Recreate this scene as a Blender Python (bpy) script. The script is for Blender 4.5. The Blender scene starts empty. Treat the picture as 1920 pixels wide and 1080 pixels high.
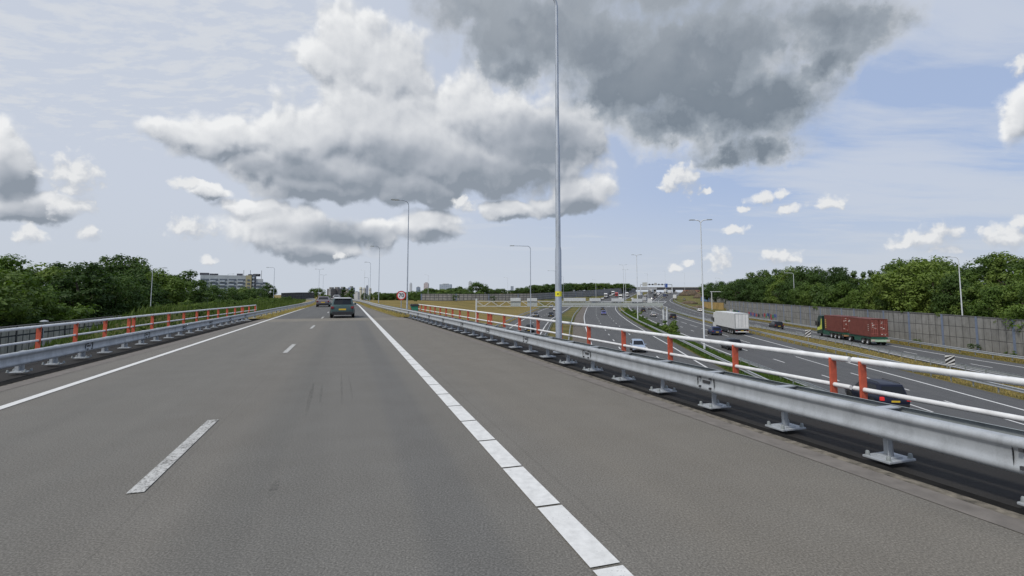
import bpy, bmesh, math, random
import numpy as np
from mathutils import Vector, Matrix
rnd = random.Random(7)
S = bpy.context.scene
COL = S.collection
# ------------------------------------------------------------------ camera model (used to turn sight lines into places on real surfaces)
F, CU, CV, HOR, EYE = 960.0, 960.0, 472.0, 551.0, 1.8
PITCH = math.atan((HOR - CV) / F)
SP, CP = math.sin(PITCH), math.cos(PITCH)
YAW = math.radians(17.7)
SY, CY = math.sin(YAW), math.cos(YAW)

def ray(u, v):
    a, b = (u - CU) / F, (CV - v) / F
    return Vector((a, CP - b * SP, SP + b * CP))

def P(u, v, z=0.0):
    d = ray(u, v); k = (z - EYE) / d.z
    return Vector((d.x * k, d.y * k, z))

def D(u, v, Y):
    d = ray(u, v); k = Y / d.y
    return Vector((d.x * k, Y, EYE + d.z * k))

def sstep(x, a, b):
    x = min(1, max(0, (x - a) / (b - a))); return x * x * (3 - 2 * x)

ZLOW = -5.9
def low(x, y):
    if y < 1: return ZLOW
    return ZLOW + 9.5 * sstep(y, 230, 640) * sstep(x / y, -0.16, 0.0)

def G(u, v, dz=0.0):
    d = ray(u, v); k = 5.0; o = Vector((0, 0, EYE))
    while k < 3000:
        p = o + d * k
        if p.z <= low(p.x, p.y) + dz: break
        k *= 1.01
    a, b = k / 1.01, k
    for _ in range(30):
        m = (a + b) / 2; p = o + d * m
        if p.z <= low(p.x, p.y) + dz: b = m
        else: a = m
    return o + d * b

# road frame of the flyover: s along it, t to its right
def curve_off(s): return -(max(0, s - 75) ** 2) / 2000.0
def zroad(s): return -4.2 * sstep(s, 150, 430)
def R(s, t, z=0.0):
    t = t + curve_off(s)
    return Vector((-s * SY + t * CY, s * CY + t * SY, z + zroad(s)))
def ST(x, y):
    s = -x * SY + y * CY; t = x * CY + y * SY
    return s, t - curve_off(s)
def lerp_tab(tab, s):
    if s <= tab[0][0]: return tab[0][1]
    for (a, x), (b, y) in zip(tab, tab[1:]):
        if s <= b: return x + (y - x) * (s - a) / (b - a)
    return tab[-1][1]
BEAM_R = [(-20, 5.85), (-5, 5.6), (4, 5.5), (15, 5.28), (22, 5.08), (36, 4.6), (55, 3.75), (75, 3.1), (120, 2.75), (400, 2.7)]
BEAM_L = [(-20, -7.25), (13, -7.0), (25, -6.75), (40, -6.42), (90, -5.85), (400, -5.75)]
RAIL_R = [(-20, 7.1), (0, 6.9), (14, 6.82), (45, 6.05), (60, 5.7)]
RAIL_L = [(-20, -8.7), (16, -8.45), (28, -8.3), (47, -7.35), (60, -7.0)]
EDGE_R = [(a, b - 0.42) for a, b in BEAM_R]
EDGE_L = [(a, b + 0.78) for a, b in BEAM_L]
S_END = 39.5

def emb(x, y):
    s, t = ST(x, y)
    if s < -60 or s > 700: return -99
    hr = lerp_tab(BEAM_R, s) + 2.2; hl = -(lerp_tab(BEAM_L, s)) + 10.0
    dt = max(0, t - hr, -hl - t); ds = max(0, S_END + 1 + 9 * sstep(-t, 8.5, 11) - s)
    return zroad(s) - 0.2 + .35 * sstep(-t, 9.5, 12.5) - math.hypot(dt / 2.2, ds / 1.4)
FPX = [(700, 563, 255), (790, 563, 262), (900, 563, 272), (1000, 562.5, 288), (1056, 558, 335), (1120, 555, 420), (1152, 551.5, 510), (1192, 548.6, 640)]
FP = [D(u, v, Y) for u, v, Y in FPX]
def bank(x, y):
    if y < 120 or x < -140: return -99
    best = -99
    for a, b in zip(FP, FP[1:]):
        dx, dy = b.x - a.x, b.y - a.y; k = min(1, max(0, ((x - a.x) * dx + (y - a.y) * dy) / (dx * dx + dy * dy)))
        d = math.hypot(x - a.x - dx * k, y - a.y - dy * k); z = a.z + (b.z - a.z) * k
        sl = 11 - 8.6 * sstep(x, -45, 5)
        best = max(best, z - max(0, d - 1.5) / sl)
    return best
def H(x, y): return max(low(x, y), emb(x, y), bank(x, y))

# ------------------------------------------------------------------ object helpers
def tag(o, label=None, cat=None, group=None, kind=None):
    if label: o['label'] = label
    if cat: o['category'] = cat
    if group: o['group'] = group
    if kind: o['kind'] = kind
    return o

def empty(name, loc=(0, 0, 0), rz=0.0):
    o = bpy.data.objects.new(name, None); COL.objects.link(o)
    o.location = loc; o.rotation_euler = (0, 0, rz); o.empty_display_size = 0.3
    return o

class MB:
    def __init__(s): s.v = []; s.f = []; s.uv = None
    def add(s, vs, fs):
        n = len(s.v); s.v += [tuple(p) for p in vs]; s.f += [tuple(i + n for i in f) for f in fs]; return s
    def box(s, c, d, rz=0.0, tap=1.0):
        x, y, z = d[0] / 2, d[1] / 2, d[2] / 2; ca, sa = math.cos(rz), math.sin(rz); vs = []
        for k in (-1, 1):
            q = tap if k > 0 else 1
            for i, j in ((-1, -1), (1, -1), (1, 1), (-1, 1)):
                a, b = i * x * q, j * y * q
                vs.append((c[0] + a * ca - b * sa, c[1] + a * sa + b * ca, c[2] + k * z))
        return s.add(vs, [(3, 2, 1, 0), (4, 5, 6, 7), (0, 1, 5, 4), (1, 2, 6, 5), (2, 3, 7, 6), (3, 0, 4, 7)])
    def tube(s, pts, r, n=8, cap=True):
        pts = [Vector(p) for p in pts]; rs = r if isinstance(r, (list, tuple)) else [r] * len(pts)
        rings = []; ref = None
        for i, p in enumerate(pts):
            a = pts[max(0, i - 1)]; b = pts[min(len(pts) - 1, i + 1)]
            t = (b - a).normalized()
            if ref is None:
                ref = Vector((0, 0, 1)) if abs(t.z) < .9 else Vector((1, 0, 0))
            x = (ref - t * ref.dot(t)).normalized(); y = t.cross(x); ref = x
            rings.append([p + (x * math.cos(2 * math.pi * k / n) + y * math.sin(2 * math.pi * k / n)) * rs[i] for k in range(n)])
        vs = [q for g in rings for q in g]; fs = []
        for i in range(len(pts) - 1):
            for k in range(n):
                k2 = (k + 1) % n
                fs.append((i * n + k, i * n + k2, (i + 1) * n + k2, (i + 1) * n + k))
        if cap:
            fs.append(tuple(range(n - 1, -1, -1))); fs.append(tuple((len(pts) - 1) * n + k for k in range(n)))
        return s.add(vs, fs)
    def loft(s, rings, closed=True, cap=True):
        n = len(rings[0]); vs = [q for g in rings for q in g]; fs = []
        for i in range(len(rings) - 1):
            for k in range(n if closed else n - 1):
                k2 = (k + 1) % n
                fs.append((i * n + k, i * n + k2, (i + 1) * n + k2, (i + 1) * n + k))
        if cap and closed:
            fs.append(tuple(range(n - 1, -1, -1))); fs.append(tuple((len(rings) - 1) * n + k for k in range(n)))
        return s.add(vs, fs)
    def lathe(s, prof, c, axis='x', n=20):
        rings = []
        for k in range(n):
            a = 2 * math.pi * k / n; g = []
            for r, h in prof:
                if axis == 'x': g.append((c[0] + h, c[1] + r * math.cos(a), c[2] + r * math.sin(a)))
                elif axis == 'z': g.append((c[0] + r * math.cos(a), c[1] + r * math.sin(a), c[2] + h))
                else: g.append((c[0] + r * math.cos(a), c[1] + h, c[2] + r * math.sin(a)))
            rings.append(g)
        m = len(prof); vs = [q for g in rings for q in g]; fs = []
        for i in range(n):
            j = (i + 1) % n
            for k in range(m - 1): fs.append((i * m + k, j * m + k, j * m + k + 1, i * m + k + 1))
        return s.add(vs, fs)
    def quad(s, a, b, c, d): return s.add([a, b, c, d], [(0, 1, 2, 3)])
    def prism(s, poly, off):
        n = len(poly); off = Vector(off)
        vs = [Vector(p) for p in poly] + [Vector(p) + off for p in poly]
        return s.add(vs, [tuple(range(n - 1, -1, -1)), tuple(range(n, 2 * n))] + [(i, (i + 1) % n, n + (i + 1) % n, n + i) for i in range(n)])
    def build(s, name, m, parent=None, smooth=False, bevel=0, fixn=True):
        me = bpy.data.meshes.new(name); me.from_pydata(s.v, [], s.f)
        if s.uv is not None:
            l = me.uv_layers.new(name='UVMap')
            for lp in me.loops: l.data[lp.index].uv = s.uv[lp.vertex_index]
        me.materials.append(m)
        if fixn or bevel:
            bm = bmesh.new(); bm.from_mesh(me)
            if bevel:
                es = [e for e in bm.edges if len(e.link_faces) == 2 and e.calc_face_angle(0) > .6]
                bmesh.ops.bevel(bm, geom=es, offset=bevel, segments=2, affect='EDGES', profile=.6)
            bmesh.ops.recalc_face_normals(bm, faces=bm.faces); bm.to_mesh(me); bm.free()
        if smooth:
            me.polygons.foreach_set('use_smooth', [True] * len(me.polygons))
            if smooth == 'auto':
                try: me.set_sharp_from_angle(angle=math.radians(40))
                except Exception: pass
        o = bpy.data.objects.new(name, me); COL.objects.link(o)
        if parent: o.parent = parent
        return o

KIDS = {}
def copy_tree(o, loc=None, rz=None, scale=None, parent=None, kids=None):
    c = o.copy(); COL.objects.link(c)
    if parent is not None: c.parent = parent
    for ch in list(o.children): copy_tree(ch, parent=c)
    if loc is not None: c.location = loc
    if rz is not None: c.rotation_euler = (0, 0, rz)
    if scale is not None: c.scale = scale
    return c

# ------------------------------------------------------------------ materials
def nd(nt, t, **k):
    n = nt.nodes.new(t)
    for a, b in k.items(): setattr(n, a, b)
    return n
def base(name):
    m = bpy.data.materials.new(name); m.use_nodes = True; nt = m.node_tree
    return m, nt, nt.nodes['Principled BSDF']
def ramp(nt, fac, stops):
    r = nd(nt, 'ShaderNodeValToRGB'); e = r.color_ramp.elements
    while len(e) < len(stops): e.new(.5)
    for x, (p, c) in zip(e, stops): x.position = p; x.color = (*c, 1) if len(c) == 3 else c
    nt.links.new(fac, r.inputs[0]); return r.outputs[0]
def noise(nt, vec, scale, detail=4, rough=.55, dim='3D'):
    n = nd(nt, 'ShaderNodeTexNoise', noise_dimensions=dim); n.inputs['Scale'].default_value = scale
    n.inputs['Detail'].default_value = detail; n.inputs['Roughness'].default_value = rough
    if vec is not None: nt.links.new(vec, n.inputs['Vector'])
    return n.outputs['Fac']
def mixc(nt, fac, a, b, mode='MIX'):
    n = nd(nt, 'ShaderNodeMix', data_type='RGBA', blend_type=mode)
    for i, x in ((0, fac), (6, a), (7, b)):
        if isinstance(x, (int, float)): n.inputs[i].default_value = x
        elif isinstance(x, tuple): n.inputs[i].default_value = (*x, 1)
        else: nt.links.new(x, n.inputs[i])
    return n.outputs[2]
def mth(nt, op, a, b=None, c=None):
    n = nd(nt, 'ShaderNodeMath', operation=op)
    for i, x in enumerate((a, b, c)):
        if x is None: continue
        if isinstance(x, (int, float)): n.inputs[i].default_value = x
        else: nt.links.new(x, n.inputs[i])
    return n.outputs[0]
def bump(nt, bs, h, strength=.3, dist=.01):
    b = nd(nt, 'ShaderNodeBump'); b.inputs['Strength'].default_value = strength; b.inputs['Distance'].default_value = dist
    nt.links.new(h, b.inputs['Height']); nt.links.new(b.outputs[0], bs.inputs['Normal'])
def coord(nt, which='Object'):
    if which == 'World': return nd(nt, 'ShaderNodeNewGeometry').outputs['Position']
    return nd(nt, 'ShaderNodeTexCoord').outputs[which]
def M(name, col, rough=.6, metal=0.0, var=.15, scale=3.0, bmp=0, spec=.5, coat=0):
    m, nt, bs = base(name); v = coord(nt)
    f = noise(nt, v, scale, 5)
    d = tuple(max(0, c * (1 - var)) for c in col); l = tuple(min(1, c * (1 + var)) for c in col)
    nt.links.new(ramp(nt, f, [(.3, d), (.7, l)]), bs.inputs['Base Color'])
    bs.inputs['Roughness'].default_value = rough; bs.inputs['Metallic'].default_value = metal
    bs.inputs['Specular IOR Level'].default_value = spec
    if coat: bs.inputs['Coat Weight'].default_value = coat; bs.inputs['Coat Roughness'].default_value = .08
    if bmp: bump(nt, bs, noise(nt, v, scale * 6, 4), bmp)
    return m

def m_asphalt(name, c0, c1, patch, lanes=None, grain=1.0):
    """speckled asphalt; uv = metres across / along"""
    m, nt, bs = base(name); uv = coord(nt, 'UV'); w = coord(nt, 'World')
    fine = noise(nt, w, 62, 3, .72); mid = noise(nt, w, 1.3, 5, .6)
    mp = nd(nt, 'ShaderNodeMapping'); mp.inputs['Scale'].default_value = (1.2, .035, 1); nt.links.new(uv, mp.inputs[0])
    streak = noise(nt, mp.outputs[0], 1.0, 4, .6)
    c = ramp(nt, fine, [(.28, tuple(x * (1 - .45 * grain) for x in c0)), (.5, c0), (.74, tuple(min(1, x * (1 + .75 * grain)) for x in c0))])
    c = mixc(nt, ramp(nt, mid, [(.35, (0, 0, 0)), (.7, (.8, .8, .8))]), c, mixc(nt, 1.0, c, c1, 'MULTIPLY'))
    c = mixc(nt, ramp(nt, streak, [(.4, (0, 0, 0)), (.7, (.7, .7, .7))]), c, mixc(nt, 1.0, c, patch, 'MULTIPLY'))
    if lanes:
        sx = nd(nt, 'ShaderNodeSeparateXYZ'); nt.links.new(uv, sx.inputs[0])
        for centre, width, colr, amt in lanes:
            d = mth(nt, 'ABSOLUTE', mth(nt, 'SUBTRACT', sx.outputs[0], centre))
            k = nd(nt, 'ShaderNodeMapRange', interpolation_type='SMOOTHSTEP'); nt.links.new(d, k.inputs[0])
            k.inputs[1].default_value = width * .5; k.inputs[2].default_value = width * 1.1; k.inputs[3].default_value = amt; k.inputs[4].default_value = 0
            c = mixc(nt, k.outputs[0], c, mixc(nt, 1.0, c, colr, 'MULTIPLY'))
    nt.links.new(c, bs.inputs['Base Color']); bs.inputs['Roughness'].default_value = .85; bs.inputs['Specular IOR Level'].default_value = .25
    bump(nt, bs, noise(nt, w, 90, 2, .6), .35, .005)
    return m
ASPH = m_asphalt('bridge_asphalt', (.161, .152, .135), (.90, .89, .88), (.86, .87, .88),
                 [(0.2, 1.3, (.82, .86, .91), .5), (-.95, .35, (.86, .88, .9), .5), (.85, .35, (.84, .86, .9), .6), (-3.5, 1.6, (.9, .93, .95), .5), (3.6, 1.6, (1.06, 1.03, .98), .7), (1.97, .02, (.80, .80, .80), .4), (-1.64, .016, (.8, .8, .8), .4)], 1.0)
ASPH_LOW = m_asphalt('motorway_asphalt', (.098, .099, .099), (.88, .88, .9), (.8, .8, .82))
ASPH_SH = m_asphalt('shoulder_asphalt', (.135, .118, .10), (.9, .9, .9), (.85, .85, .85))
BITUMEN = m_asphalt('bitumen', (.020, .019, .018), (1.6, 1.55, 1.5), (.8, .8, .8), grain=.6)

def m_paint(name, wear=.45, col=(.70, .70, .68)):
    m, nt, bs = base(name); w = coord(nt, 'World')
    f = noise(nt, w, 38, 4, .75); g = noise(nt, w, 2.2, 4)
    fac = ramp(nt, mth(nt, 'ADD', mth(nt, 'MULTIPLY', f, .7), mth(nt, 'MULTIPLY', g, .3)), [(wear - .07, (0, 0, 0)), (wear + .03, (1, 1, 1))])
    dirt = ramp(nt, noise(nt, w, 9, 5, .7), [(.3, tuple(c * .78 for c in col)), (.65, col)])
    nt.links.new(mixc(nt, fac, (.12, .115, .105), dirt), bs.inputs['Base Color']); bs.inputs['Roughness'].default_value = .75
    bump(nt, bs, f, .3, .004); return m
PAINT_NEW = m_paint('road_paint', .36)
PAINT_OLD = m_paint('worn_paint', .475, (.52, .52, .50))
PAINT_LOW = m_paint('motorway_paint', .30, (.66, .66, .65))

def m_galv(name, col=(.55, .58, .62), rough=.42, metal=.45):
    m, nt, bs = base(name); v = coord(nt, 'World')
    mp = nd(nt, 'ShaderNodeMapping'); mp.inputs['Scale'].default_value = (1, 1, .35); nt.links.new(v, mp.inputs[0])
    f = noise(nt, mp.outputs[0], 5, 6, .65); g = noise(nt, v, 60, 2)
    c = ramp(nt, mth(nt, 'ADD', mth(nt, 'MULTIPLY', f, .8), mth(nt, 'MULTIPLY', g, .2)), [(.30, tuple(x * .74 for x in col)), (.52, col), (.74, tuple(min(1, x * 1.15) for x in col))])
    nt.links.new(c, bs.inputs['Base Color']); bs.inputs['Metallic'].default_value = metal
    nt.links.new(ramp(nt, f, [(.3, (rough + .15,) * 3), (.7, (rough - .05,) * 3)]), bs.inputs['Roughness'])
    return m
GALV = m_galv('galvanised_steel', (.415, .44, .465), .5, .3); GALV_D = m_galv('dull_galvanised', (.27, .295, .30), .6, .15); POLE = m_galv('pole_steel', (.42, .46, .52), .5)
POLE_W = M('pale_pole_paint', (.62, .65, .68), .5, .1, .08)
WHITE_RAIL = M('white_rail_paint', (.70, .71, .715), .42, 0, .13, 5)
RED_POST = M('red_post_paint', (.50, .094, .048), .55, 0, .3, 9)
BLACK = M('black_plastic', (.02, .02, .022), .5); DARKSTEEL = M('dark_steel', (.06, .06, .065), .55, .3)
CONC = M('grey_concrete', (.24, .235, .22), .9, 0, .28, 2.2, .25); CONC_K = M('kerb_concrete', (.155, .140, .125), .9, 0, .2, 5, .4)
GRIT = M('grit_and_moss', (.135, .12, .095), .95, 0, .75, 9, .8)
GLASS = M('tinted_glass', (.010, .012, .015), .12, 0, .1, 1, 0, .35)
RUBBER = M('tyre_rubber', (.018, .018, .018), .85); RIM = M('alloy_rim', (.45, .46, .48), .35, .7, .1)
TAIL = M('tail_lamp_red', (.17, .010, .012), .2, 0, .1); HEADL = M('headlamp_glass', (.6, .62, .65), .1, .2, .1)
PLATE_Y = M('yellow_plate', (.62, .42, .03), .5, 0, .05)
def emis(name, col, e):
    m, nt, bs = base(name); bs.inputs['Base Color'].default_value = (*col, 1)
    bs.inputs['Emission Color'].default_value = (*col, 1); bs.inputs['Emission Strength'].default_value = e; return m
TAIL_LIT = emis('lit_tail_lamp', (.6, .02, .02), .25)
def paintm(name, col, rough=.38): return M(name, col, rough, 0, .06, 2, 0, .3 if max(col) < .1 else .4, .05 if max(col) < .1 else .18)

def m_leaf(name, cols, trans=.25):
    m, nt, bs = base(name); oi = nd(nt, 'ShaderNodeObjectInfo'); v = coord(nt)
    f = noise(nt, v, .55, 3, .6); g = noise(nt, v, 6, 2)
    x = mth(nt, 'ADD', mth(nt, 'MULTIPLY', oi.outputs['Random'], .75), mth(nt, 'ADD', mth(nt, 'MULTIPLY', f, .30), mth(nt, 'MULTIPLY', g, .14)))
    c = ramp(nt, x, [(.20, cols[0]), (.55, cols[1]), (.95, cols[2])])
    nt.links.new(c, bs.inputs['Base Color']); bs.inputs['Roughness'].default_value = .6; bs.inputs['Specular IOR Level'].default_value = .2
    t = nd(nt, 'ShaderNodeBsdfTranslucent'); nt.links.new(mixc(nt, 1.0, c, (1.3, 1.5, .6), 'MULTIPLY'), t.inputs[0])
    mx = nd(nt, 'ShaderNodeMixShader'); mx.inputs[0].default_value = trans
    nt.links.new(bs.outputs[0], mx.inputs[1]); nt.links.new(t.outputs[0], mx.inputs[2])
    nt.links.new(mx.outputs[0], nt.nodes['Material Output'].inputs['Surface']); return m
LEAF = m_leaf('broadleaf_foliage', [(.05, .088, .022), (.088, .142, .030), (.14, .195, .042)])
LEAF_D = m_leaf('dark_foliage', [(.038, .070, .020), (.060, .105, .026), (.096, .145, .034)])
LEAF_L = m_leaf('light_foliage', [(.07, .12, .024), (.10, .158, .032), (.135, .19, .042)])
BARK = M('bark', (.07, .055, .04), .9, 0, .35, 4, .5)
GRASS_G = m_leaf('green_grass', [(.065, .115, .022), (.10, .155, .032), (.15, .18, .05)], .3)
WEED_G = m_leaf('green_weeds', [(.032, .06, .014), (.052, .088, .02), (.085, .12, .03)], .3)
WEED_D = m_leaf('dry_moss', [(.07, .065, .03), (.12, .105, .055), (.18, .15, .08)], .2)
GRASS_Y = m_leaf('dry_grass', [(.16, .14, .05), (.30, .235, .085), (.42, .33, .14)], .3)

# ------------------------------------------------------------------ ribbons (roads and markings with metres as uv)
def ribbon(name, left, right, m, parent=None, nx=1, skirt=0):
    b = MB(); b.uv = []; acc = 0; n = len(left)
    for i in range(n):
        l, r = Vector(left[i]), Vector(right[i])
        if i: acc += ((l + r) / 2 - (Vector(left[i - 1]) + Vector(right[i - 1])) / 2).length
        w = (r - l).length
        for k in range(nx + 1):
            b.v.append(tuple(l.lerp(r, k / nx))); b.uv.append((w * k / nx, acc))
    for i in range(n - 1):
        for k in range(nx):
            a = i * (nx + 1) + k
            b.f.append((a, a + 1, a + nx + 2, a + nx + 1))
    return b.build(name, m, parent, fixn=False)

# --- flyover
ss = [-25 + i * 2.5 for i in range(0, 26)] + [40 + 5 * i for i in range(1, 80)]
def rb(name, fl, fr, z, m, s0=-25, s1=430, uvt=True):
    q = [s0] + [s for s in ss if s0 < s < s1] + [s1]
    b = MB(); b.uv = []
    for s in q:
        a, c = fl(s), fr(s)
        for t in (a, c): b.v.append(tuple(R(s, t, z))); b.uv.append((t, s))
    for i in range(len(q) - 1): b.f.append((2 * i, 2 * i + 1, 2 * i + 3, 2 * i + 2))
    return b.build(name, m, fixn=False)
eR = lambda s: lerp_tab(EDGE_R, s); eL = lambda s: lerp_tab(EDGE_L, s)
road = rb('road', eL, eR, 0, ASPH); tag(road, 'grey brown asphalt flyover carriageway with two lanes and a shoulder', 'road', kind='structure')
# bridge slab, dark footway strips, verges
def slab():
    b = MB(); rings = []
    for s in [-25, -10, 5, 20, S_END]:
        l, r = lerp_tab(RAIL_L, s) - .45, lerp_tab(RAIL_R, s) + .5
        pts = [(l, -.05), (eL(s) + .05, -.05), (eL(s) + .05, -.03), (eR(s) - .05, -.03), (eR(s) - .05, -.05), (r, -.05), (r, -.55), (r - 1.0, -1.15), (l + 1.0, -1.15), (l, -.55)]
        rings.append([R(s, t, z) for t, z in pts])
    b.loft(rings); return b.build('bridge_deck', BITUMEN)
tag(slab(), 'dark concrete bridge deck carrying the flyover over the motorway', 'bridge', kind='structure')
tag(rb('kerb_strip', lambda s: eR(s) - .22, lambda s: eR(s) + .06, .005, CONC_K, -25, 60), 'weathered concrete edge strip along the right shoulder', 'kerb', kind='structure')
tag(rb('kerb_strip', lambda s: eL(s) - .14, lambda s: eL(s) + .18, .005, CONC_K, -25, 60), 'weathered concrete edge strip along the left lane', 'kerb', kind='structure')
ab = MB()
for z0, z1 in ((-6.2, -.06),):
    l, r = lerp_tab(RAIL_L, S_END) - .4, lerp_tab(RAIL_R, S_END) + .4
    q = [R(S_END + .05, l, 0), R(S_END + .05, r, 0), R(S_END + .9, r, 0), R(S_END + .9, l, 0)]
    ab.prism([(p.x, p.y, z0) for p in q], (0, 0, z1 - z0))
tag(ab.build('bridge_abutment', CONC), 'concrete abutment under the far end of the bridge deck', 'bridge abutment', kind='structure')
pr = MB()
for s in (8,):
    for t in (-7, -3.5, 0, 3.5): 
        p = R(s, t, 0); pr.lathe([(.001, -6.2), (.45, -6.2), (.45, -1.1), (.001, -1.1)], (p.x, p.y, 0), 'z', 16)
tag(pr.build('bridge_piers', CONC, smooth='auto'), 'round concrete piers under the flyover deck', 'bridge pier', kind='structure')
jt = rb('expansion_joint', eL, eR, .004, m_asphalt('joint_concrete', (.195, .180, .152), (.9, .9, .9), (.9, .9, .9)), S_END - 3.2, S_END + .8)
tag(jt, 'pale expansion joint band across the flyover carriageway', 'expansion joint', kind='structure')
rd2 = rb('road_surface_newer', lambda s: eL(s) + .4, lambda s: 1.9, .004, m_asphalt('darker_asphalt', (.112, .112, .108), (.9, .9, .9), (.85, .85, .85)), S_END + .8, 430)
tag(rd2, 'darker newer asphalt of the lanes beyond the bridge joint', 'road', kind='structure')
GROUND_DRY = None
# markings
mk = MB()
def strip(b, s0, s1, t0, t1, z):
    n = max(1, int((s1 - s0) / 5)); 
    for i in range(n):
        a, c = s0 + (s1 - s0) * i / n, s0 + (s1 - s0) * (i + 1) / n
        b.quad(R(a, t0, z), R(a, t1, z), R(c, t1, z), R(c, t0, z))
g = 2.84
s = -6.0
while s < 430:
    e = s + 1.02 * (1 if s < 40 else 4)
    strip(mk, s + .018, e - .018, 1.56, 1.78, .009); s = e
s = -8.0
while s < 430:
    e = s + 3.6
    strip(mk, s + .008, e - .008, -5.26, -5.10, .009); s = e
tag(mk.build('edge_markings', PAINT_NEW, fixn=False), 'white edge lines painted along the flyover lanes', 'road marking', kind='structure')
mk = MB(); s = 5.55 - 11.5
while s < 300: strip(mk, s, s + 2.83, -1.86, -1.72, .009); s += 11.55
tag(mk.build('lane_markings', PAINT_OLD, fixn=False), 'worn white dashes between the two flyover lanes', 'road marking', kind='structure')
# tyre skid and oil marks
sk = MB()
def skid(s0, s1, t0, t1, w):
    n = 8
    for i in range(n):
        a, c = i / n, (i + 1) / n
        wa, wc = w * math.sin(math.pi * (.08 + .84 * a)), w * math.sin(math.pi * (.08 + .84 * c))
        A, B = R(s0 + (s1 - s0) * a, t0 + (t1 - t0) * a, .005), R(s0 + (s1 - s0) * c, t0 + (t1 - t0) * c, .005)
        n_ = Vector((CY, SY, 0)); sk.quad(A - n_ * wa, A + n_ * wa, B + n_ * wc, B - n_ * wc)
skid(5.1, 5.6, -.62, -.60, .035)
m_sk, nt, bs = base('rubber_marks'); w_ = coord(nt, 'World')
bs.inputs['Base Color'].default_value = (.05, .049, .047, 1); bs.inputs['Roughness'].default_value = .8
for a in ((8.3, 11.4, -.55, -.62, .035), (8.9, 12.6, -.05, -.1, .02), (9.4, 12.2, .12, .05, .016), (9.2, 11, -.4, -.44, .02)):
    skid(*a)
tr = nd(nt, 'ShaderNodeBsdfTransparent'); mx = nd(nt, 'ShaderNodeMixShader')
nt.links.new(ramp(nt, noise(nt, w_, 14, 5, .7), [(.42, (.0,) * 3), (.66, (.34,) * 3)]), mx.inputs[0]); nt.links.new(tr.outputs[0], mx.inputs[1]); nt.links.new(bs.outputs[0], mx.inputs[2])
nt.links.new(mx.outputs[0], nt.nodes['Material Output'].inputs['Surface'])
tag(sk.build('skid_marks', m_sk, fixn=False), 'dark rubber and oil streaks on the flyover lane', 'skid mark', kind='structure')
m_gut = M('black_gutter', (.013, .0125, .012), .95, 0, .4, 6, .3, .1)
tag(rb('gutter', lambda s: eR(s) + .16, lambda s: eR(s) + .34, .0015, m_gut, -25, S_END), 'black bitumen gutter beside the right kerb', 'gutter', kind='structure')
tag(rb('gutter', lambda s: eL(s) - .55, lambda s: eL(s) - .16, .0015, m_gut, -25, S_END), 'black bitumen gutter beside the left kerb', 'gutter', kind='structure')
tag(rb('kerb_grit', lambda s: eR(s) + .04, lambda s: eR(s) + .20, .003, GRIT, -25, S_END), 'dirt and moss gathered beside the right kerb', 'dirt', kind='structure')
tag(rb('kerb_grit', lambda s: eL(s) - .19, lambda s: eL(s) - .06, .003, GRIT, -25, S_END), 'dirt and moss gathered beside the left kerb', 'dirt', kind='structure')

# ------------------------------------------------------------------ terrain
def axis(segs):
    out = [segs[0][0]]
    for a, b, st in segs:
        n = max(1, round((b - a) / st)); out += [a + (b - a) * (i + 1) / n for i in range(n)]
    return out
XS = axis([(-2500, -600, 190), (-600, -200, 25), (-200, -80, 5), (-80, 30, 1.6), (30, 100, 3), (100, 300, 10), (300, 700, 40), (700, 2500, 180)])
YS = axis([(-200, -20, 15), (-20, 20, 4), (20, 110, 1.6), (110, 260, 3.5), (260, 700, 11), (700, 1200, 50), (1200, 3500, 230)])
vs = []; dry = []
for y in YS:
    for x in XS:
        l, e = low(x, y), emb(x, y)
        vs.append((x, y, max(l, e, bank(x, y))))
        s_, t_ = ST(x, y)
        if t_ > 0: d_ = 1.0 if (e > l - 1 or (x / max(y, 1) < .05)) else .45
        else: d_ = .12 if t_ < -9.5 else .7
        if y > 30 and x / y > .42: d_ = .6
        dry.append(d_)
nx_ = len(XS)
fs = [(j * nx_ + i, j * nx_ + i + 1, (j + 1) * nx_ + i + 1, (j + 1) * nx_ + i) for j in range(len(YS) - 1) for i in range(nx_ - 1)]
me = bpy.data.meshes.new('ground'); me.from_pydata(vs, [], fs)
at = me.attributes.new('dry', 'FLOAT', 'POINT'); at.data.foreach_set('value', dry)
m_g, nt, bs = base('grassland'); w_ = coord(nt, 'World')
aa = nd(nt, 'ShaderNodeAttribute', attribute_name='dry')
n1 = noise(nt, w_, .09, 6, .65); n2 = noise(nt, w_, 2.4, 5, .7); n3 = noise(nt, w_, 20, 3, .7)
green = ramp(nt, n2, [(.3, (.035, .058, .016)), (.55, (.07, .10, .026)), (.75, (.12, .135, .045))])
mps = nd(nt, 'ShaderNodeMapping'); mps.inputs['Scale'].default_value = (.05, .35, .4); nt.links.new(w_, mps.inputs[0])
n4 = noise(nt, mps.outputs[0], 1.0, 5, .65)
yell = ramp(nt, mth(nt, 'ADD', mth(nt, 'MULTIPLY', n2, .45), mth(nt, 'MULTIPLY', n4, .55)), [(.32, (.095, .085, .03)), (.45, (.19, .145, .05)), (.6, (.32, .235, .085)), (.74, (.40, .30, .125))])
k = mth(nt, 'ADD', aa.outputs['Fac'], mth(nt, 'MULTIPLY', mth(nt, 'SUBTRACT', n1, .5), 1.5))
c = mixc(nt, ramp(nt, k, [(.3, (0, 0, 0)), (.72, (1, 1, 1))]), green, yell)
c = mixc(nt, .35, c, ramp(nt, n3, [(.3, (.04, .04, .015)), (.7, (.25, .22, .1))]), 'MIX')
nt.links.new(c, bs.inputs['Base Color']); bs.inputs['Roughness'].default_value = .95; bs.inputs['Specular IOR Level'].default_value = .1
bump(nt, bs, mth(nt, 'ADD', n2, mth(nt, 'MULTIPLY', n3, .4)), 1.0, .25)
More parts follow.
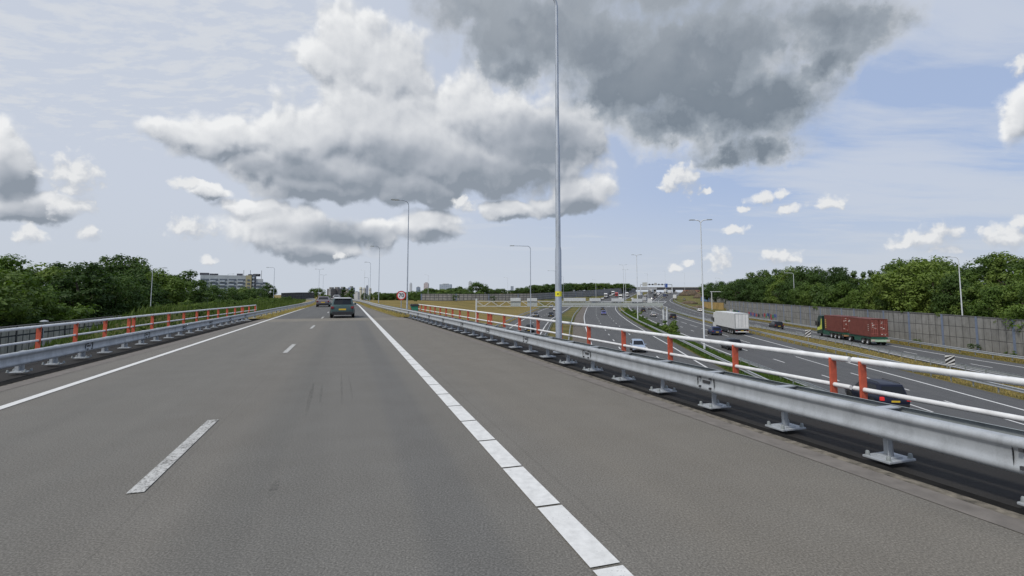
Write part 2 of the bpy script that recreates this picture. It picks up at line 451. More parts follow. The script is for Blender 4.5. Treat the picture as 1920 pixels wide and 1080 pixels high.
me.materials.append(m_g); me.polygons.foreach_set('use_smooth', [True] * len(fs))
go = bpy.data.objects.new('ground', me); COL.objects.link(go)
tag(go, 'grassy embankments and dry yellow fields around the roads', 'ground', kind='structure')
# gravel verge beside the road past the bridge
m_v = M('dry_verge', (.20, .165, .07), .95, 0, .55, 1.6, .9)
tag(rb('verge', lambda s: eR(s) - .35, lambda s: lerp_tab(BEAM_R, s) + 2.6, .02, m_v, S_END + 1.4, 430), 'strip of dry grass along the right edge beyond the bridge', 'verge', kind='structure')
tag(rb('verge', lambda s: lerp_tab(BEAM_L, s) - 3.0, lambda s: eL(s) + .1, .02, m_v, S_END + 1.4, 430), 'strip of dry grass along the left edge beyond the bridge', 'verge', kind='structure')

# ------------------------------------------------------------------ motorway below
def line_fn(px):
    pts = sorted([(G(u, v).y, G(u, v).x) for u, v in px])
    def f(y):
        if y <= pts[0][0]:
            (a, b), (c, d) = pts[0], pts[1]
            if len(pts) > 2: c, d = pts[2]
            return b + (d - b) / (c - a) * (y - a)
        for i in range(len(pts) - 1):
            if y <= pts[i + 1][0]:
                y0, x0 = pts[i]; y1, x1 = pts[i + 1]
                m0 = (x1 - pts[i - 1][1]) / (y1 - pts[i - 1][0]) if i > 0 else (x1 - x0) / (y1 - y0)
                m1 = (pts[i + 2][1] - x0) / (pts[i + 2][0] - y0) if i + 2 < len(pts) else (x1 - x0) / (y1 - y0)
                h = y1 - y0; q = (y - y0) / h
                return ((2 * q ** 3 - 3 * q * q + 1) * x0 + (q ** 3 - 2 * q * q + q) * h * m0 + (-2 * q ** 3 + 3 * q * q) * x1 + (q ** 3 - q * q) * h * m1)
        (a, b), (c, d) = pts[-2], pts[-1]
        return d + (d - b) / (c - a) * (y - c)
    return f
AL = line_fn([(1109, 647), (1097, 609), (1096, 590), (1104, 572), (1113, 566), (1132, 559)])
AR = line_fn([(1305, 678), (1254, 647), (1229, 633), (1202, 617), (1182, 605), (1160, 588), (1154, 577), (1160, 567), (1176, 559)])
BL = line_fn([(1402, 677), (1373, 667), (1323, 647), (1302, 636), (1222, 602), (1182, 580), (1180, 570), (1198, 560)])
BR = line_fn([(1727, 718), (1623, 690), (1558, 672), (1511, 660), (1451, 644), (1407, 632), (1313, 607), (1268, 593), (1228, 577), (1222, 568), (1232, 559)])
CL = line_fn([(1690, 668), (1587, 645), (1500, 629), (1420, 614), (1322, 599), (1297, 593), (1270, 584), (1245, 574), (1234, 565), (1243, 558)])
CR = line_fn([(1920, 690), (1792, 669.6), (1672, 649), (1501, 619), (1420, 604.5), (1323, 589), (1295, 581), (1270, 572), (1256, 564), (1264, 557)])
DL = line_fn([(953, 617.5), (985, 597.5), (1003, 588), (1027, 578), (1072, 567), (1104, 561)])
DR = line_fn([(1012.5, 628), (1025, 608), (1035, 598), (1060, 582), (1072, 574), (1090, 567), (1118, 561)])
YQ = axis([(-70, 30, 10), (30, 130, 4), (130, 660, 10)])
def lowp(x, y, dz): return Vector((x, y, low(x, y) + dz))
def carriage(name, fl, fr, ol, orr, dz, m, label):
    L_ = [lowp(fl(y) - ol, y, dz) for y in YQ]; R_ = [lowp(fr(y) + orr, y, dz) for y in YQ]
    o = ribbon(name, L_, R_, m, nx=3); tag(o, label, 'road', kind='structure'); return o
carriage('motorway', AL, AR, .25, 1.4, .05, ASPH_LOW, 'three lane motorway carriageway with traffic coming towards the flyover')
carriage('shoulder', lambda y: AL(y) - 2.9, lambda y: AL(y) - .25, 0, 0, .046, ASPH_SH, 'brownish hard shoulder left of the oncoming motorway lanes')
carriage('motorway', BL, BR, .9, 2.6, .05, ASPH_LOW, 'three lane motorway carriageway with traffic driving away')
carriage('parallel_road', CL, CR, .6, 2.2, .05, ASPH_LOW, 'two lane parallel road along the right noise barrier')
carriage('slip_road', DL, DR, 2.4, 1.0, .05, ASPH_LOW, 'two lane slip road curving in left of the motorway')
mk = MB()
def mline(f, off, w, y0=-60, y1=650, on=None, per=None, ph=0):
    if on is None:
        ys = [y for y in YQ if y0 <= y <= y1]
        for a, b in zip(ys, ys[1:]):
            mk.quad(lowp(f(a) + off - w, a, .058), lowp(f(a) + off + w, a, .058), lowp(f(b) + off + w, b, .058), lowp(f(b) + off - w, b, .058))
    else:
        y = y0 + ph
        while y < y1:
            a, b = y, y + on
            mk.quad(lowp(f(a) + off - w, a, .058), lowp(f(a) + off + w, a, .058), lowp(f(b) + off + w, b, .058), lowp(f(b) + off - w, b, .058)); y += per
mid = lambda f, g, k: (lambda y: f(y) * (1 - k) + g(y) * k)
for f in (AL, AR, BL, BR, CL, CR, DL, DR): mline(f, 0, .11)
mline(mid(AL, AR, .333), 0, .08, -60, 420, 3, 12); mline(mid(AL, AR, .667), 0, .08, -60, 420, 3, 12, 1)
mline(mid(BL, BR, .333), 0, .08, -60, 420, 3.2, 12, 10); mline(mid(BL, BR, .667), 0, .08, -60, 420, 9, 13, 10.5)
mline(mid(CL, CR, .5), 0, .08, -60, 420, 3, 12, 6); mline(mid(DL, DR, .5), 0, .08, -60, 420, 3, 12, 4)
tag(mk.build('motorway_markings', PAINT_LOW, fixn=False), 'white lane and edge lines on the motorway below', 'road marking', kind='structure')
def heading(f, y): return -math.atan2(f(y + 3) - f(y - 3), 6.0)      # rotation about z of a thing whose front is +y
# ================================================================== guardrails on the flyover
BEAM_TOP = .56
WPROF = [(0, .31), (.035, .312), (.064, .300), (.082, .275), (.083, .248), (.072, .226), (.056, .208), (.049, .185), (.049, .125), (.054, .095), (.066, .068), (.072, .042), (.062, .014), (.040, 0), (.01, .002)]
def wbeam(path_fn, s0, s1, side, ztop, step=1.42, dep=1.0):
    """side=+1: the waves point towards -t"""
    b = MB(); rings = []; s = s0; WPROF = [(x * dep, z) for x, z in globals()['WPROF']]
    def ring(s):
        t = path_fn(s); z0 = ztop - .31
        g = [R(s, t - side * (x - .083), z0 + z) for x, z in WPROF]
        g += [R(s, t - side * (x - .083 - .006), z0 + z + (.0 if 0 < i < len(WPROF) - 1 else 0)) for i, (x, z) in reversed(list(enumerate(WPROF)))]
        return g
    while s < s1 - .01: rings.append(ring(s)); s += step
    rings.append(ring(s1)); b.loft(rings); return b
def guardrail(name, tab, s0, s1, side, label, rear=.44, BEAM_TOP=BEAM_TOP, post_to=100, sbridge=S_END):
    root = empty(name, R(0, lerp_tab(tab, 0)))
    inv = -root.location
    def fin(o): o.parent = root; o.location = inv; return o
    f = lambda s: lerp_tab(tab, s)
    fin(wbeam(f, s0, s1, side, BEAM_TOP).build('front_beam', GALV, None, 'auto'))
    if rear: fin(wbeam(lambda s: f(s) + side * rear, s0, min(s1, sbridge + 24), -side, BEAM_TOP, dep=.35).build('rear_beam', GALV_D, None, 'auto'))
    first = None; s = s0 + .1; k = 0; rest = MB()
    ps = []
    while s < s1: ps.append(s); s += 1.375 if s < sbridge else 2.75
    ps.sort(key=lambda s: abs(s - 4))
    for s in ps:
        k += 1
        t = f(s) + side * .20; a = YAW + math.atan2(curve_off(s + 1) - curve_off(s - 1) + f(s + 1) - f(s - 1), 2) * -1
        base_z = R(s, t).z + (.0 if s < sbridge else .02)
        if k > 92:
            p = R(s, t); rest.box((p.x, p.y, p.z + .2), (.10, .06, .44), a); continue
        if first is None:
            p = MB(); h = BEAM_TOP - .05
            p.box((0, 0, h / 2 + .02), (.012, .10, h)); p.box((-.035, -.046, h / 2 + .02), (.07, .008, h)); p.box((.035, .046, h / 2 + .02), (.07, .008, h))
            p.box((side * (.02 if rear else -.08), 0, BEAM_TOP - .012), (.36 if rear else .16, .11, .012))
            po = p.build('post', GALV); 
            q = MB(); q.box((0, 0, .012), (.40, .30, .022) if rear else (.32, .24, .018)); q.box((0, 0, .03), (.17, .18, .016))
            q.build('base_plate', GALV, po, bevel=.004)
            first = po; o = po
            plain = copy_tree(po, (0, 0, -300))
            for i, j in ((-1, -1), (1, -1), (1, 1), (-1, 1)):
                MB().lathe([(.001, .075), (.016, .072), (.022, .058), (.024, .03), (.032, .024), (.032, .02)], (i * .165, j * .115, 0), 'z', 10).build('bolt_cap', GALV_D, po, 'auto')
        else:
            o = copy_tree(first if k < 14 else plain)
        o.parent = root; o.location = R(s, t) + inv; o.rotation_euler = (0, 0, a)
    for ch in list(plain.children): bpy.data.objects.remove(ch)
    bpy.data.objects.remove(plain)
    if rest.v: o = fin(rest.build('distant_posts', GALV)); o['kind'] = 'stuff'
    # splice plates with bolts on the front beam
    first = None
    for i in range(12):
        s = s0 + 4.2 + i * 4.12
        if s > 40: break
        p = MB()
        for dz in (-.075, .075):
            for ds in (-.1, .1):
                p.lathe([(.001, .012), (.012, .010), (.016, 0)], (0, 0, 0), 'z', 8)
        p = MB()
        t = f(s)
        for z in (BEAM_TOP - .09, BEAM_TOP - .24):
            for ds in (-.12, .12):
                c = R(s + ds, t - side * .002, z - .0)
                p.box(tuple(c), (.03, .03, .03), YAW)
        fin(wbeam(lambda q: f(q) - side * .005, s - .19, s + .19, side, BEAM_TOP + .002, step=.2).build('lap_joint', GALV, None, 'auto'))
        c = R(s, t + side * .024, BEAM_TOP - .155); p.box(tuple(c), (.016, .16, .045), YAW)
        fin(p.build('splice_bolts', DARKSTEEL))
    return tag(root, label, 'guardrail')
guardrail('guardrail', BEAM_R, -9.6, 210, 1, 'galvanised double beam guardrail along the right shoulder of the flyover')
guardrail('guardrail', BEAM_L, 1.0, 240, -1, 'galvanised single beam guardrail along the left lane of the flyover', rear=0, BEAM_TOP=.50)

# ================================================================== red and white railings
def railing(name, tab, s0, s1, posts, side, label):
    root = empty(name, R(0, lerp_tab(tab, 0))); inv = -root.location
    f = lambda s: lerp_tab(tab, s)
    first = None
    for s in posts:
        if first is None:
            p = MB(); p.box((0, 0, .43), (.12, .03, .86)); p.box((0, 0, .01), (.16, .16, .02)); o = first = p.build('post', RED_POST, bevel=.006)
        else: o = copy_tree(first)
        o.parent = root; o.location = R(s, f(s) , 0) + inv; o.rotation_euler = (0, 0, YAW)
    joints = [s for a, s in zip(posts, posts[1:]) if s - a < .8]
    cuts = [s0] + [s - .3 for s in joints] + [s1]
    for a, b in zip(cuts, cuts[1:]):
        n = max(2, int((b - a) / 1.5))
        for z, r, nm in ((.86, .043, 'top_rail'), (.47, .033, 'middle_rail')):
            pts = [R(a + .025 + (b - a - .05) * i / n, f(a + (b - a) * i / n), z) for i in range(n + 1)]
            o = MB().tube(pts, r, 12).build(nm, WHITE_RAIL, None, 'auto'); o.parent = root; o.location = inv
    e = MB().tube([R(s1, f(s1), .86), R(s1 + .12, f(s1), .83), R(s1 + .14, f(s1), .47), R(s1, f(s1), .47)], .036, 10).build('end_loop', WHITE_RAIL, None, 'auto'); e.parent = root; e.location = inv
    return tag(root, label, 'railing')
pr_ = [5.43 - 2.0 * k for k in range(6, 0, -1)]
for q0 in (5.43, 23.9): pr_ += [q0, q0 + .46] + [q0 + .46 + 2.0 * k for k in range(1, 9)]
pr_ += [42.4, 42.86, 44.6, 46.3]
railing('railing', RAIL_R, -6.5, 46.5, pr_, 1, 'white tube railing with red posts on the right edge of the flyover bridge')
pl_ = [24.4 - 2.05 * k for k in range(8, 0, -1)] + [24.4, 24.86] + [24.86 + 2.02 * k for k in range(1, 9)] + [42.9, 43.3, 45.2, 47.4]
railing('railing', RAIL_L, 8, 47.6, pl_, -1, 'white tube railing with red posts on the left edge of the flyover bridge')

# ================================================================== lamp posts
ACROSS = Vector((CY, SY, 0))
def lamp(loc, h, arms, label, col=None, r0=.085, joint=None, grp=None, tilt=0):
    """arms: list of (direction vector, length)"""
    root = empty('lamp_post', loc); col = col or POLE
    p = MB()
    if joint:
        zs = [(0, r0), (joint[0], r0), (joint[0] + .12, r0 * .8), (joint[1], r0 * .78), (joint[1] + .1, r0 * .62), (h - .6, r0 * .5)]
    else: zs = [(0, r0), (1.2, r0), (1.35, r0 * .8), (h - .6, r0 * .48)]
    p.tube([(0, 0, z) for z, r in zs], [r for z, r in zs], 12)
    p.lathe([(.001, .03), (r0 * 1.9, .03), (r0 * 1.9, 0)], (0, 0, 0), 'z', 12)
    p.build('pole', col, root, 'auto')
    for d, ln in arms:
        d = Vector(d).normalized(); pts = []
        for i in range(7):
            a = i / 6 * math.pi / 2
            pts.append(Vector((0, 0, h - .6 - .03)) + d * (.5 * (1 - math.cos(a))) + Vector((0, 0, .5 * math.sin(a))))
        pts.append(Vector((0, 0, h - .1)) + d * max(.6, ln - .7))
        MB().tube(pts, [r0 * .5] * 7 + [r0 * .4], 8).build('arm', col, root, 'auto')
        hd = MB(); ax = math.atan2(d.y, d.x); c = Vector((0, 0, h - .08)) + d * (ln - .35)
        hd.box(tuple(c), (.85, .30, .11), ax, .72); o = hd.build('lamp_head', GALV_D, root, bevel=.02)
        MB().box(tuple(c - Vector((0, 0, .062))), (.55, .2, .02), ax).build('lens', HEADL, o)
    return tag(root, label, 'lamp post', grp)
bigp = P(1048, 661, 0)
o = lamp(bigp, 11.75, [(-ACROSS, 2.0)], 'tall grey lamp post with a yellow band standing between guardrail and railing', r0=.098, joint=(3.15, 6.5))
MB().lathe([(.104, 0), (.104, .16)], (0, 0, 1.72), 'z', 20).build('yellow_band', M('yellow_sticker', (.72, .66, .03), .5, 0, .05), o)
MB().box((-.03, -.106, 1.80), (.05, .006, .03)).build('band_mark', BLACK, o)
LG = 'lamp posts beside the flyover road'
def by_top(u, vtop, Y, vbase=None, z=None):
    t = D(u, vtop, Y); zz = H(t.x, Y) if z is None else z
    return Vector((t.x, Y, zz)), t.z - zz
for (u, vt, Y, arms, lab) in [
    (766.5, 374, 50.8, 1, 'lamp post with a left arm beside the round speed sign'),
    (712, 461, 97, 1, 'lamp post past the speed sign, second from the railing end on the right roadside'),
    (695, 491, 146, 1, 'third and smallest clear lamp post on the right of the flyover road'),
    (691, 520, 215, 1, 'tiny lamp post close behind the third roadside lamp post')]:
    p, h = by_top(u, vt, Y); lamp(p, h, [(-ACROSS, 1.7)], lab, grp=LG)
for (u, vt, Y, dirs, lab) in [
    (515, 501, 150, [(-1,)], 'single arm lamp post left of the road near the apartment block'),
    (599, 504, 190, [(-1,), (1,)], 'double arm lamp post in front of the round dark tree'),
    (606.5, 515, 262, [(-1,), (1,)], 'double arm lamp post just right of the round dark tree, farther than its twin'),
    (427, 513, 190, [(1,)], 'lamp post rising in front of the apartment block with its arm to the right'),
    (476, 515, 260, [(1,)], 'thin lamp post in front of the right end of the apartment block')]:
    p, h = by_top(u, vt, Y); lamp(p, h, [(ACROSS * d[0], 1.6 if len(dirs) > 1 else 2.2) for d in dirs], lab, grp=LG)
p, h = by_top(286.5, 501, 92); lamp(p, h, [(ACROSS, 2.2)], 'pale lamp post standing before the dark trees on the left', POLE_W)
p, h = by_top(994.5, 460, 82); lamp(p, h, [((-1, -.1, 0), 3.3)], 'tall lamp post with a long left arm beside the slip road', POLE, .10)
AX = Vector((1, -.12, 0))
p, h = by_top(1313.5, 411, 70); lamp(p, h, [(-AX, 1.5), (AX, 1.5)], 'white double arm lamp post on the green median near the flyover', POLE_W, .14)
p, h = by_top(1193.5, 477, 152); lamp(p, h, [(-AX, 1.5), (AX, 1.5)], 'white double arm lamp post on the median behind the sign gantry', POLE_W, .16)
p, h = by_top(1168.5, 496, 255); lamp(p, h, [(-AX, 1.9), (AX, 1.9)], 'far double arm lamp post left of the median one', POLE_W, .14)
p, h = by_top(1172.5, 505, 330); lamp(p, h, [(-AX, 1.9), (AX, 1.9)], 'farther double arm lamp post next to the far red lorry', POLE_W, .15)
p, h = by_top(1041, 507, 200); lamp(p, h, [(-AX, 3.0)], 'small lamp post partly behind the tall banded post', POLE, .12)
p, h = by_top(1056, 518, 300); lamp(p, h, [(-AX, 2.0)], 'faint lamp post just right of the tall banded post', POLE, .12)
for u, vt, Y, lab in [(803, 515, 330, 'thin mast in front of the pink tower'), (952, 520, 330, 'thin lamp post before the twin grey towers'), (1117, 524, 380, 'thin lamp post before the far trees above the curving wall'), (1214, 512, 420, 'thin lamp post left of the far motorway signs'), (1247, 508, 520, 'thin lamp post behind the far blue sign'), (1283, 511, 520, 'thin lamp post right of the far blue sign'), (684, 506, 330, 'thin mast beside the cream silos')]:
    p, h = by_top(u, vt, Y); lamp(p, h, [(-AX, 2.5)], lab, POLE_W, .13)
p, h = by_top(1487.5, 511, 142); lamp(p, h, [(-AX, 2.4)], 'pale lamp post behind the noise barrier left of the container lorry', POLE_W, .11)
p, h = by_top(1796.5, 480, 78); lamp(p, h, [((-1, .6, 0), 1.6)], 'pale lamp post behind the noise barrier near the right edge', POLE_W, .12)
p, h = by_top(1350, 521, 300); lamp(p, h, [(-AX, 3)], 'lamp post beside the small white portal frame', POLE_W, .13)
# mushroom street lamps of the lower street on the left
for (u, vt, Y, lab) in [(83, 600, 60, 'small mushroom street lamp behind the left railing, nearest one'), (262, 579, 100, 'small mushroom street lamp behind the left railing, farther one')]:
    p, h = by_top(u, vt, Y); root = empty('street_lamp', p)
    MB().tube([(0, 0, 0), (0, 0, h - .35)], [.07, .045], 8).build('pole', POLE, root, 'auto')
    MB().lathe([(.001, h), (.25, h - .05), (.42, h - .15), (.42, h - .2), (.12, h - .22), (.1, h - .4), (.001, h - .42)], (0, 0, 0), 'z', 14).build('lamp_head', GALV, root, 'auto')
    tag(root, lab, 'street lamp')

# ================================================================== speed sign, cabinet, chevrons
def text_mesh(txt, size, m, parent, loc, rot, ext=.004, name='lettering', xs=1.0):
    c = bpy.data.curves.new('txt', 'FONT'); c.body = txt; c.size = size; c.align_x = 'CENTER'; c.align_y = 'CENTER'; c.extrude = ext; c.offset = size * .02
    t = bpy.data.objects.new('txt', c); COL.objects.link(t)
    bpy.context.view_layer.update()
    me = bpy.data.meshes.new_from_object(t.evaluated_get(bpy.context.evaluated_depsgraph_get()))
    bpy.data.objects.remove(t); me.materials.clear(); me.materials.append(m)
    o = bpy.data.objects.new(name, me); COL.objects.link(o); o.parent = parent; o.location = loc; o.rotation_euler = rot; o.scale = (xs, 1, 1); return o
p = D(752.5, 554, 47.5); root = empty('speed_sign', (p.x, p.y, -.1), YAW * .9); hz = p.z + .1
MB().tube([(0, .03, 0), (0, .03, hz + .2)], .035, 10).build('pole', GALV, root, 'auto')
SR = .43
MB().lathe([(.001, 0), (SR, 0), (SR, .02), (.001, .02)], (0, -.02, hz), 'y', 40).build('disc', M('sign_red', (.55, .03, .03), .4, 0, .04), root)
MB().lathe([(.001, -.004), (SR * .76, -.004), (SR * .76, .012)], (0, -.02, hz), 'y', 40).build('face', M('sign_white', (.78, .78, .78), .4, 0, .03), root)
text_mesh('70', .50, BLACK, root, (0, -.03, hz), (math.pi / 2, 0, 0))
tag(root, 'round white and red speed sign reading 70 on a thin pole', 'road sign')
p = D(777, 583, 44.5); root = empty('roadside_cabinet', (p.x, p.y, -.05), YAW)
MB().box((0, 0, .40), (.62, .45, .8)).build('body', M('green_cabinet', (.03, .20, .13), .5, 0, .15), root, bevel=.02)
MB().box((0, 0, .88), (.78, .55, .16), 0, .9).build('lid', BLACK, root, bevel=.02)
MB().box((-.34, -.1, .5), (.05, .3, .3)).build('reflector_panel', M('cabinet_orange', (.5, .09, .03), .4), root)
tag(root, 'green roadside cabinet with a black lid at the end of the railing', 'cabinet')
def chevron(u, v, Y, w, hgt, label, flip):
    q = D(u, v, Y); z0 = H(q.x, Y); root = empty('chevron_board', (q.x, Y, z0), -.35); hc = q.z - z0
    MB().tube([(0, .05, 0), (0, .05, hc)], .04, 8).build('post', GALV, root, 'auto')
    MB().box((0, 0, hc), (w, .03, hgt)).build('board', M('board_white', (.62, .62, .62), .5, 0, .05), root)
    b = MB()
    for k in range(-2, 3):
        zc = k * hgt * .42; d = flip * hgt * .28; th = hgt * .11
        poly = [(-w / 2, zc - d - th), (w / 2, zc + d - th), (w / 2, zc + d + th), (-w / 2, zc - d + th)]
        cl = [(x, max(-hgt / 2, min(hgt / 2, z))) for x, z in poly]
        if max(z for x, z in cl) - min(z for x, z in cl) < .03: continue
        b.prism([(x, -.0185, hc + z) for x, z in cl], (0, .002, 0))
    b.build('black_stripes', BLACK, root)
    return tag(root, label, 'chevron board')
chevron(1781, 675, 52, .78, 1.0, 'black and white striped board on the verge right of the railing joint', 1)
chevron(1515, 625, 84, .8, 1.2, 'black and white striped board in front of the container lorry cab', 1)

# ================================================================== guardrails below
def low_rail(f, y0, y1, side, label, post=True, far=260):
    root = empty('guardrail', (f(y0), y0, low(f(y0), y0))); inv = -root.location
    ys = [y for y in YQ if y0 < y < y1]; ys = [y0] + ys + [y1]
    b = MB(); rings = []
    for y in ys:
        x = f(y); g = [(x - side * (a - .083), y, low(x, y) + .44 + z) for a, z in WPROF] + [(x - side * (a - .09), y, low(x, y) + .44 + z) for a, z in reversed(WPROF)]
        rings.append(g)
    o = b.loft(rings).build('beam', GALV, None, 'auto'); o.parent = root; o.location = inv
    y = max(y0, 22); first = None
    while y < min(y1, far):
        x = f(y) + side * .14
        if first is None: first = o = MB().box((0, 0, .33), (.1, .06, .66)).build('post', GALV_D)
        else: o = copy_tree(first)
        o.parent = root; o.location = Vector((x, y, low(x, y))) + inv; y += 2.66 if y < 110 else 5.3
    return tag(root, label, 'guardrail')
low_rail(lambda y: AR(y) + 2.1, -10, 560, 1, 'low guardrail on the median edge beside the oncoming motorway lanes')
low_rail(lambda y: BL(y) - 1.7, -10, 60, -1, 'low guardrail on the median edge beside the lanes driving away')
low_rail(lambda y: BR(y) + 3.0, 5, 560, 1, 'low guardrail right of the motorway lanes driving away')
low_rail(lambda y: CL(y) - 1.2, 5, 560, -1, 'low guardrail on the left edge of the parallel road')
low_rail(lambda y: CR(y) + 3.2, 5, 420, 1, 'low guardrail along the foot of the right noise barrier')
low_rail(lambda y: AL(y) - 3.4, 10, 420, -1, 'low guardrail left of the brown hard shoulder')
low_rail(lambda y: DR(y) + 1.3, 10, 300, 1, 'low guardrail on the right edge of the slip road')
low_rail(lambda y: DL(y) - 2.9, 10, 330, -1, 'low guardrail on the left edge of the slip road')

# ================================================================== noise barriers
def m_panels(name, c0, c1, gw, gh, line=(.05, .05, .052), lw=.035):
    m, nt, bs = base(name); uv = coord(nt, 'UV'); w = coord(nt, 'World')
    bt = nd(nt, 'ShaderNodeTexBrick'); bt.offset = 0; bt.inputs['Scale'].default_value = 1; bt.inputs['Brick Width'].default_value = gw; bt.inputs['Row Height'].default_value = gh
    bt.inputs['Mortar Size'].default_value = lw; bt.inputs['Mortar Smooth'].default_value = .1; bt.inputs['Bias'].default_value = 0
    bt.inputs['Color1'].default_value = (*c0, 1); bt.inputs['Color2'].default_value = (*c1, 1); bt.inputs['Mortar'].default_value = (*line, 1)
    nt.links.new(uv, bt.inputs['Vector'])
    f = noise(nt, w, 1.1, 6, .7); mp = nd(nt, 'ShaderNodeMapping'); mp.inputs['Scale'].default_value = (2.2, 2.2, .25); nt.links.new(w, mp.inputs[0])
    st = noise(nt, mp.outputs[0], 1.0, 5, .65)
    c = mixc(nt, ramp(nt, f, [(.35, (0, 0, 0)), (.7, (.7,) * 3)]), bt.outputs['Color'], mixc(nt, 1, bt.outputs['Color'], (.62, .62, .6), 'MULTIPLY'))
    c = mixc(nt, ramp(nt, st, [(.48, (0, 0, 0)), (.72, (.7,) * 3)]), c, mixc(nt, 1, c, (.5, .5, .48), 'MULTIPLY'))
    nt.links.new(c, bs.inputs['Base Color']); bs.inputs['Roughness'].default_value = .9
    bump(nt, bs, mth(nt, 'ADD', mth(nt, 'MULTIPLY', bt.outputs['Fac'], -1), mth(nt, 'MULTIPLY', noise(nt, w, 14, 4, .7), .4)), .6, .04); return m
M_WALL = m_panels('barrier_panel_concrete', (.29, .288, .280), (.235, .234, .228), 1.15, 1.52, lw=.04, line=(.075, .075, .077))
M_WALL_L = m_panels('left_barrier_concrete', (.44, .42, .38), (.34, .33, .30), 1.25, 3.2, (.035, .04, .048), .08)
M_WALL_F = m_panels('far_barrier_concrete', (.39, .375, .35), (.30, .29, .27), 2.2, 1.3, (.13, .13, .135), .16)
POST_B = M('blue_grey_post', (.17, .21, .30), .5, .1, .12); CAPM = M('barrier_cap', (.13, .13, .13), .8, 0, .25)
def barrier(pts, hs, bay, m, label, post_m, post_w=.22, name='noise_barrier', th=.22, every=1):
    """pts: ground points; hs: heights at them"""
    pts = [Vector(p) for p in pts]
    cum = [0]
    for a, b in zip(pts, pts[1:]): cum.append(cum[-1] + (b - a).length)
    def at_(d):
        for i in range(len(pts) - 1):
            if d <= cum[i + 1] or i == len(pts) - 2:
                k = (d - cum[i]) / (cum[i + 1] - cum[i]); return pts[i].lerp(pts[i + 1], k), hs[i] + (hs[i + 1] - hs[i]) * k
    root = empty(name, pts[0]); inv = -root.location
    n = int(cum[-1] / bay); first = None
    for i in range(n):
        (a, ha), (b, hb) = at_(i * bay), at_((i + 1) * bay)
        d = (b - a).normalized(); nrm = Vector((-d.y, d.x, 0)).normalized() * th / 2
        q = MB(); q.uv = []
        u0, u1 = i * bay, (i + 1) * bay
        for sgn in (1, -1):
            for pp, uu, hh in ((a, u0, ha), (b, u1, hb)):
                for z in (-.3, 1):
                    q.v.append(tuple(pp + nrm * sgn + Vector((0, 0, hh if z == 1 else z)))); q.uv.append((uu, hh if z == 1 else z))
        q.f = [(0, 2, 3, 1), (4, 5, 7, 6), (1, 3, 7, 5), (0, 1, 5, 4), (2, 6, 7, 3)]
        o = q.build('barrier_panel', m, None); o.parent = root; o.location = inv
        if post_m and i % every == 0:
            pz = MB().box((0, 0, (ha + .08) / 2 - .15), (post_w, th + .16, ha + .38), math.atan2(d.y, d.x)).build('post', post_m); pz.parent = root; pz.location = a + inv
    q = MB()
    for i in range(n):
        (a, ha), (b, hb) = at_(i * bay), at_((i + 1) * bay)
        d = (b - a).normalized(); nrm = Vector((-d.y, d.x, 0)).normalized() * (th / 2 + .05)
        q.prism([a + nrm + Vector((0, 0, ha + .003)), a - nrm + Vector((0, 0, ha + .003)), b - nrm + Vector((0, 0, hb + .003)), b + nrm + Vector((0, 0, hb + .003))], (0, 0, .1))
    o = q.build('cap', CAPM); o.parent = root; o.location = inv
    return tag(root, label, 'noise barrier'), at_
wpx = [(1920, 668), (1800, 652), (1672, 638), (1545, 616), (1420, 597), (1362, 587)]
wp = [G(u, v) for u, v in wpx]
d0 = (wp[1] - wp[0]); ext = wp[0] - d0.normalized() * 45
wp = [Vector((ext.x, ext.y, ZLOW))] + wp
def htop(p, u, v): return max(2.5, D(u, v, p.y).z - p.z)
tops = [(1920, 601), (1800, 592), (1672, 584), (1545, 576.5), (1420, 568), (1362, 564)]
hh = [htop(p, u, v) for p, (u, v) in zip(wp[1:], tops)]
WR, WR_at = barrier(wp, [hh[0]] + hh, 5.75, M_WALL, 'long grey panelled noise barrier with blue posts along the right side', POST_B, .3)
# far stretch of the right barrier, yellow and blue site walls
q = [D(1382, 566, 236), D(1330, 562, 330)]; q = [Vector((p.x, p.y, H(p.x, p.y))) for p in q]
barrier(q, [htop(q[0], 1382, 556.5), htop(q[1], 1330, 555)], 8, M_WALL, 'paler far stretch of noise barrier beneath the dark right trees', None)
q = [G(1357, 581), G(1318, 577)]
barrier(q, [htop(q[0], 1357, 567.5), htop(q[1], 1318, 566)], 9, m_panels('ochre_panels', (.44, .30, .11), (.37, .26, .10), 4, 2.2, (.3, .2, .07), .04), 'short ochre yellow wall before the far end of the right barrier', None, name='site_wall')
q = [G(1334, 566), G(1306, 564)]
barrier(q, [htop(q[0], 1334, 557.5), htop(q[1], 1306, 557)], 12, m_panels('blue_panels', (.12, .19, .33), (.09, .15, .27), 6, 4, (.08, .12, .2), .05), 'low blue wall left of the ochre wall', None, name='site_wall')
# left barrier
lw = [(-45, 22), (-52.5, 52), (-63, 85), (-80, 140), (-97, 190)]
lp = [Vector((x, y, ZLOW)) for x, y in lw]
barrier(lp, [D(-60, 622, 52).z - ZLOW] * 1 + [D(0, 617, 52).z - ZLOW, D(245, 591, 85).z - ZLOW, 3.6, 3.4], 5.0, M_WALL_L, 'brownish grey noise barrier with dark frames behind the left railing', DARKSTEEL, .2)
# far barrier behind the dry field, climbing with the motorway
fpx = FPX[1:]
ftop = [551, 551.5, 550.5, 547.8, 543.5, 541, 538.5]
fp = [D(u, v, Y) for u, v, Y in fpx]
FB, _ = barrier(fp, [max(2.4, D(u, t, Y).z - p.z) for (u, v, Y), t, p in zip(fpx, ftop, fp)], 9.0, M_WALL_F, 'far pale panelled noise barrier behind the dry yellow field', POST_B, .5, th=.4, every=2)
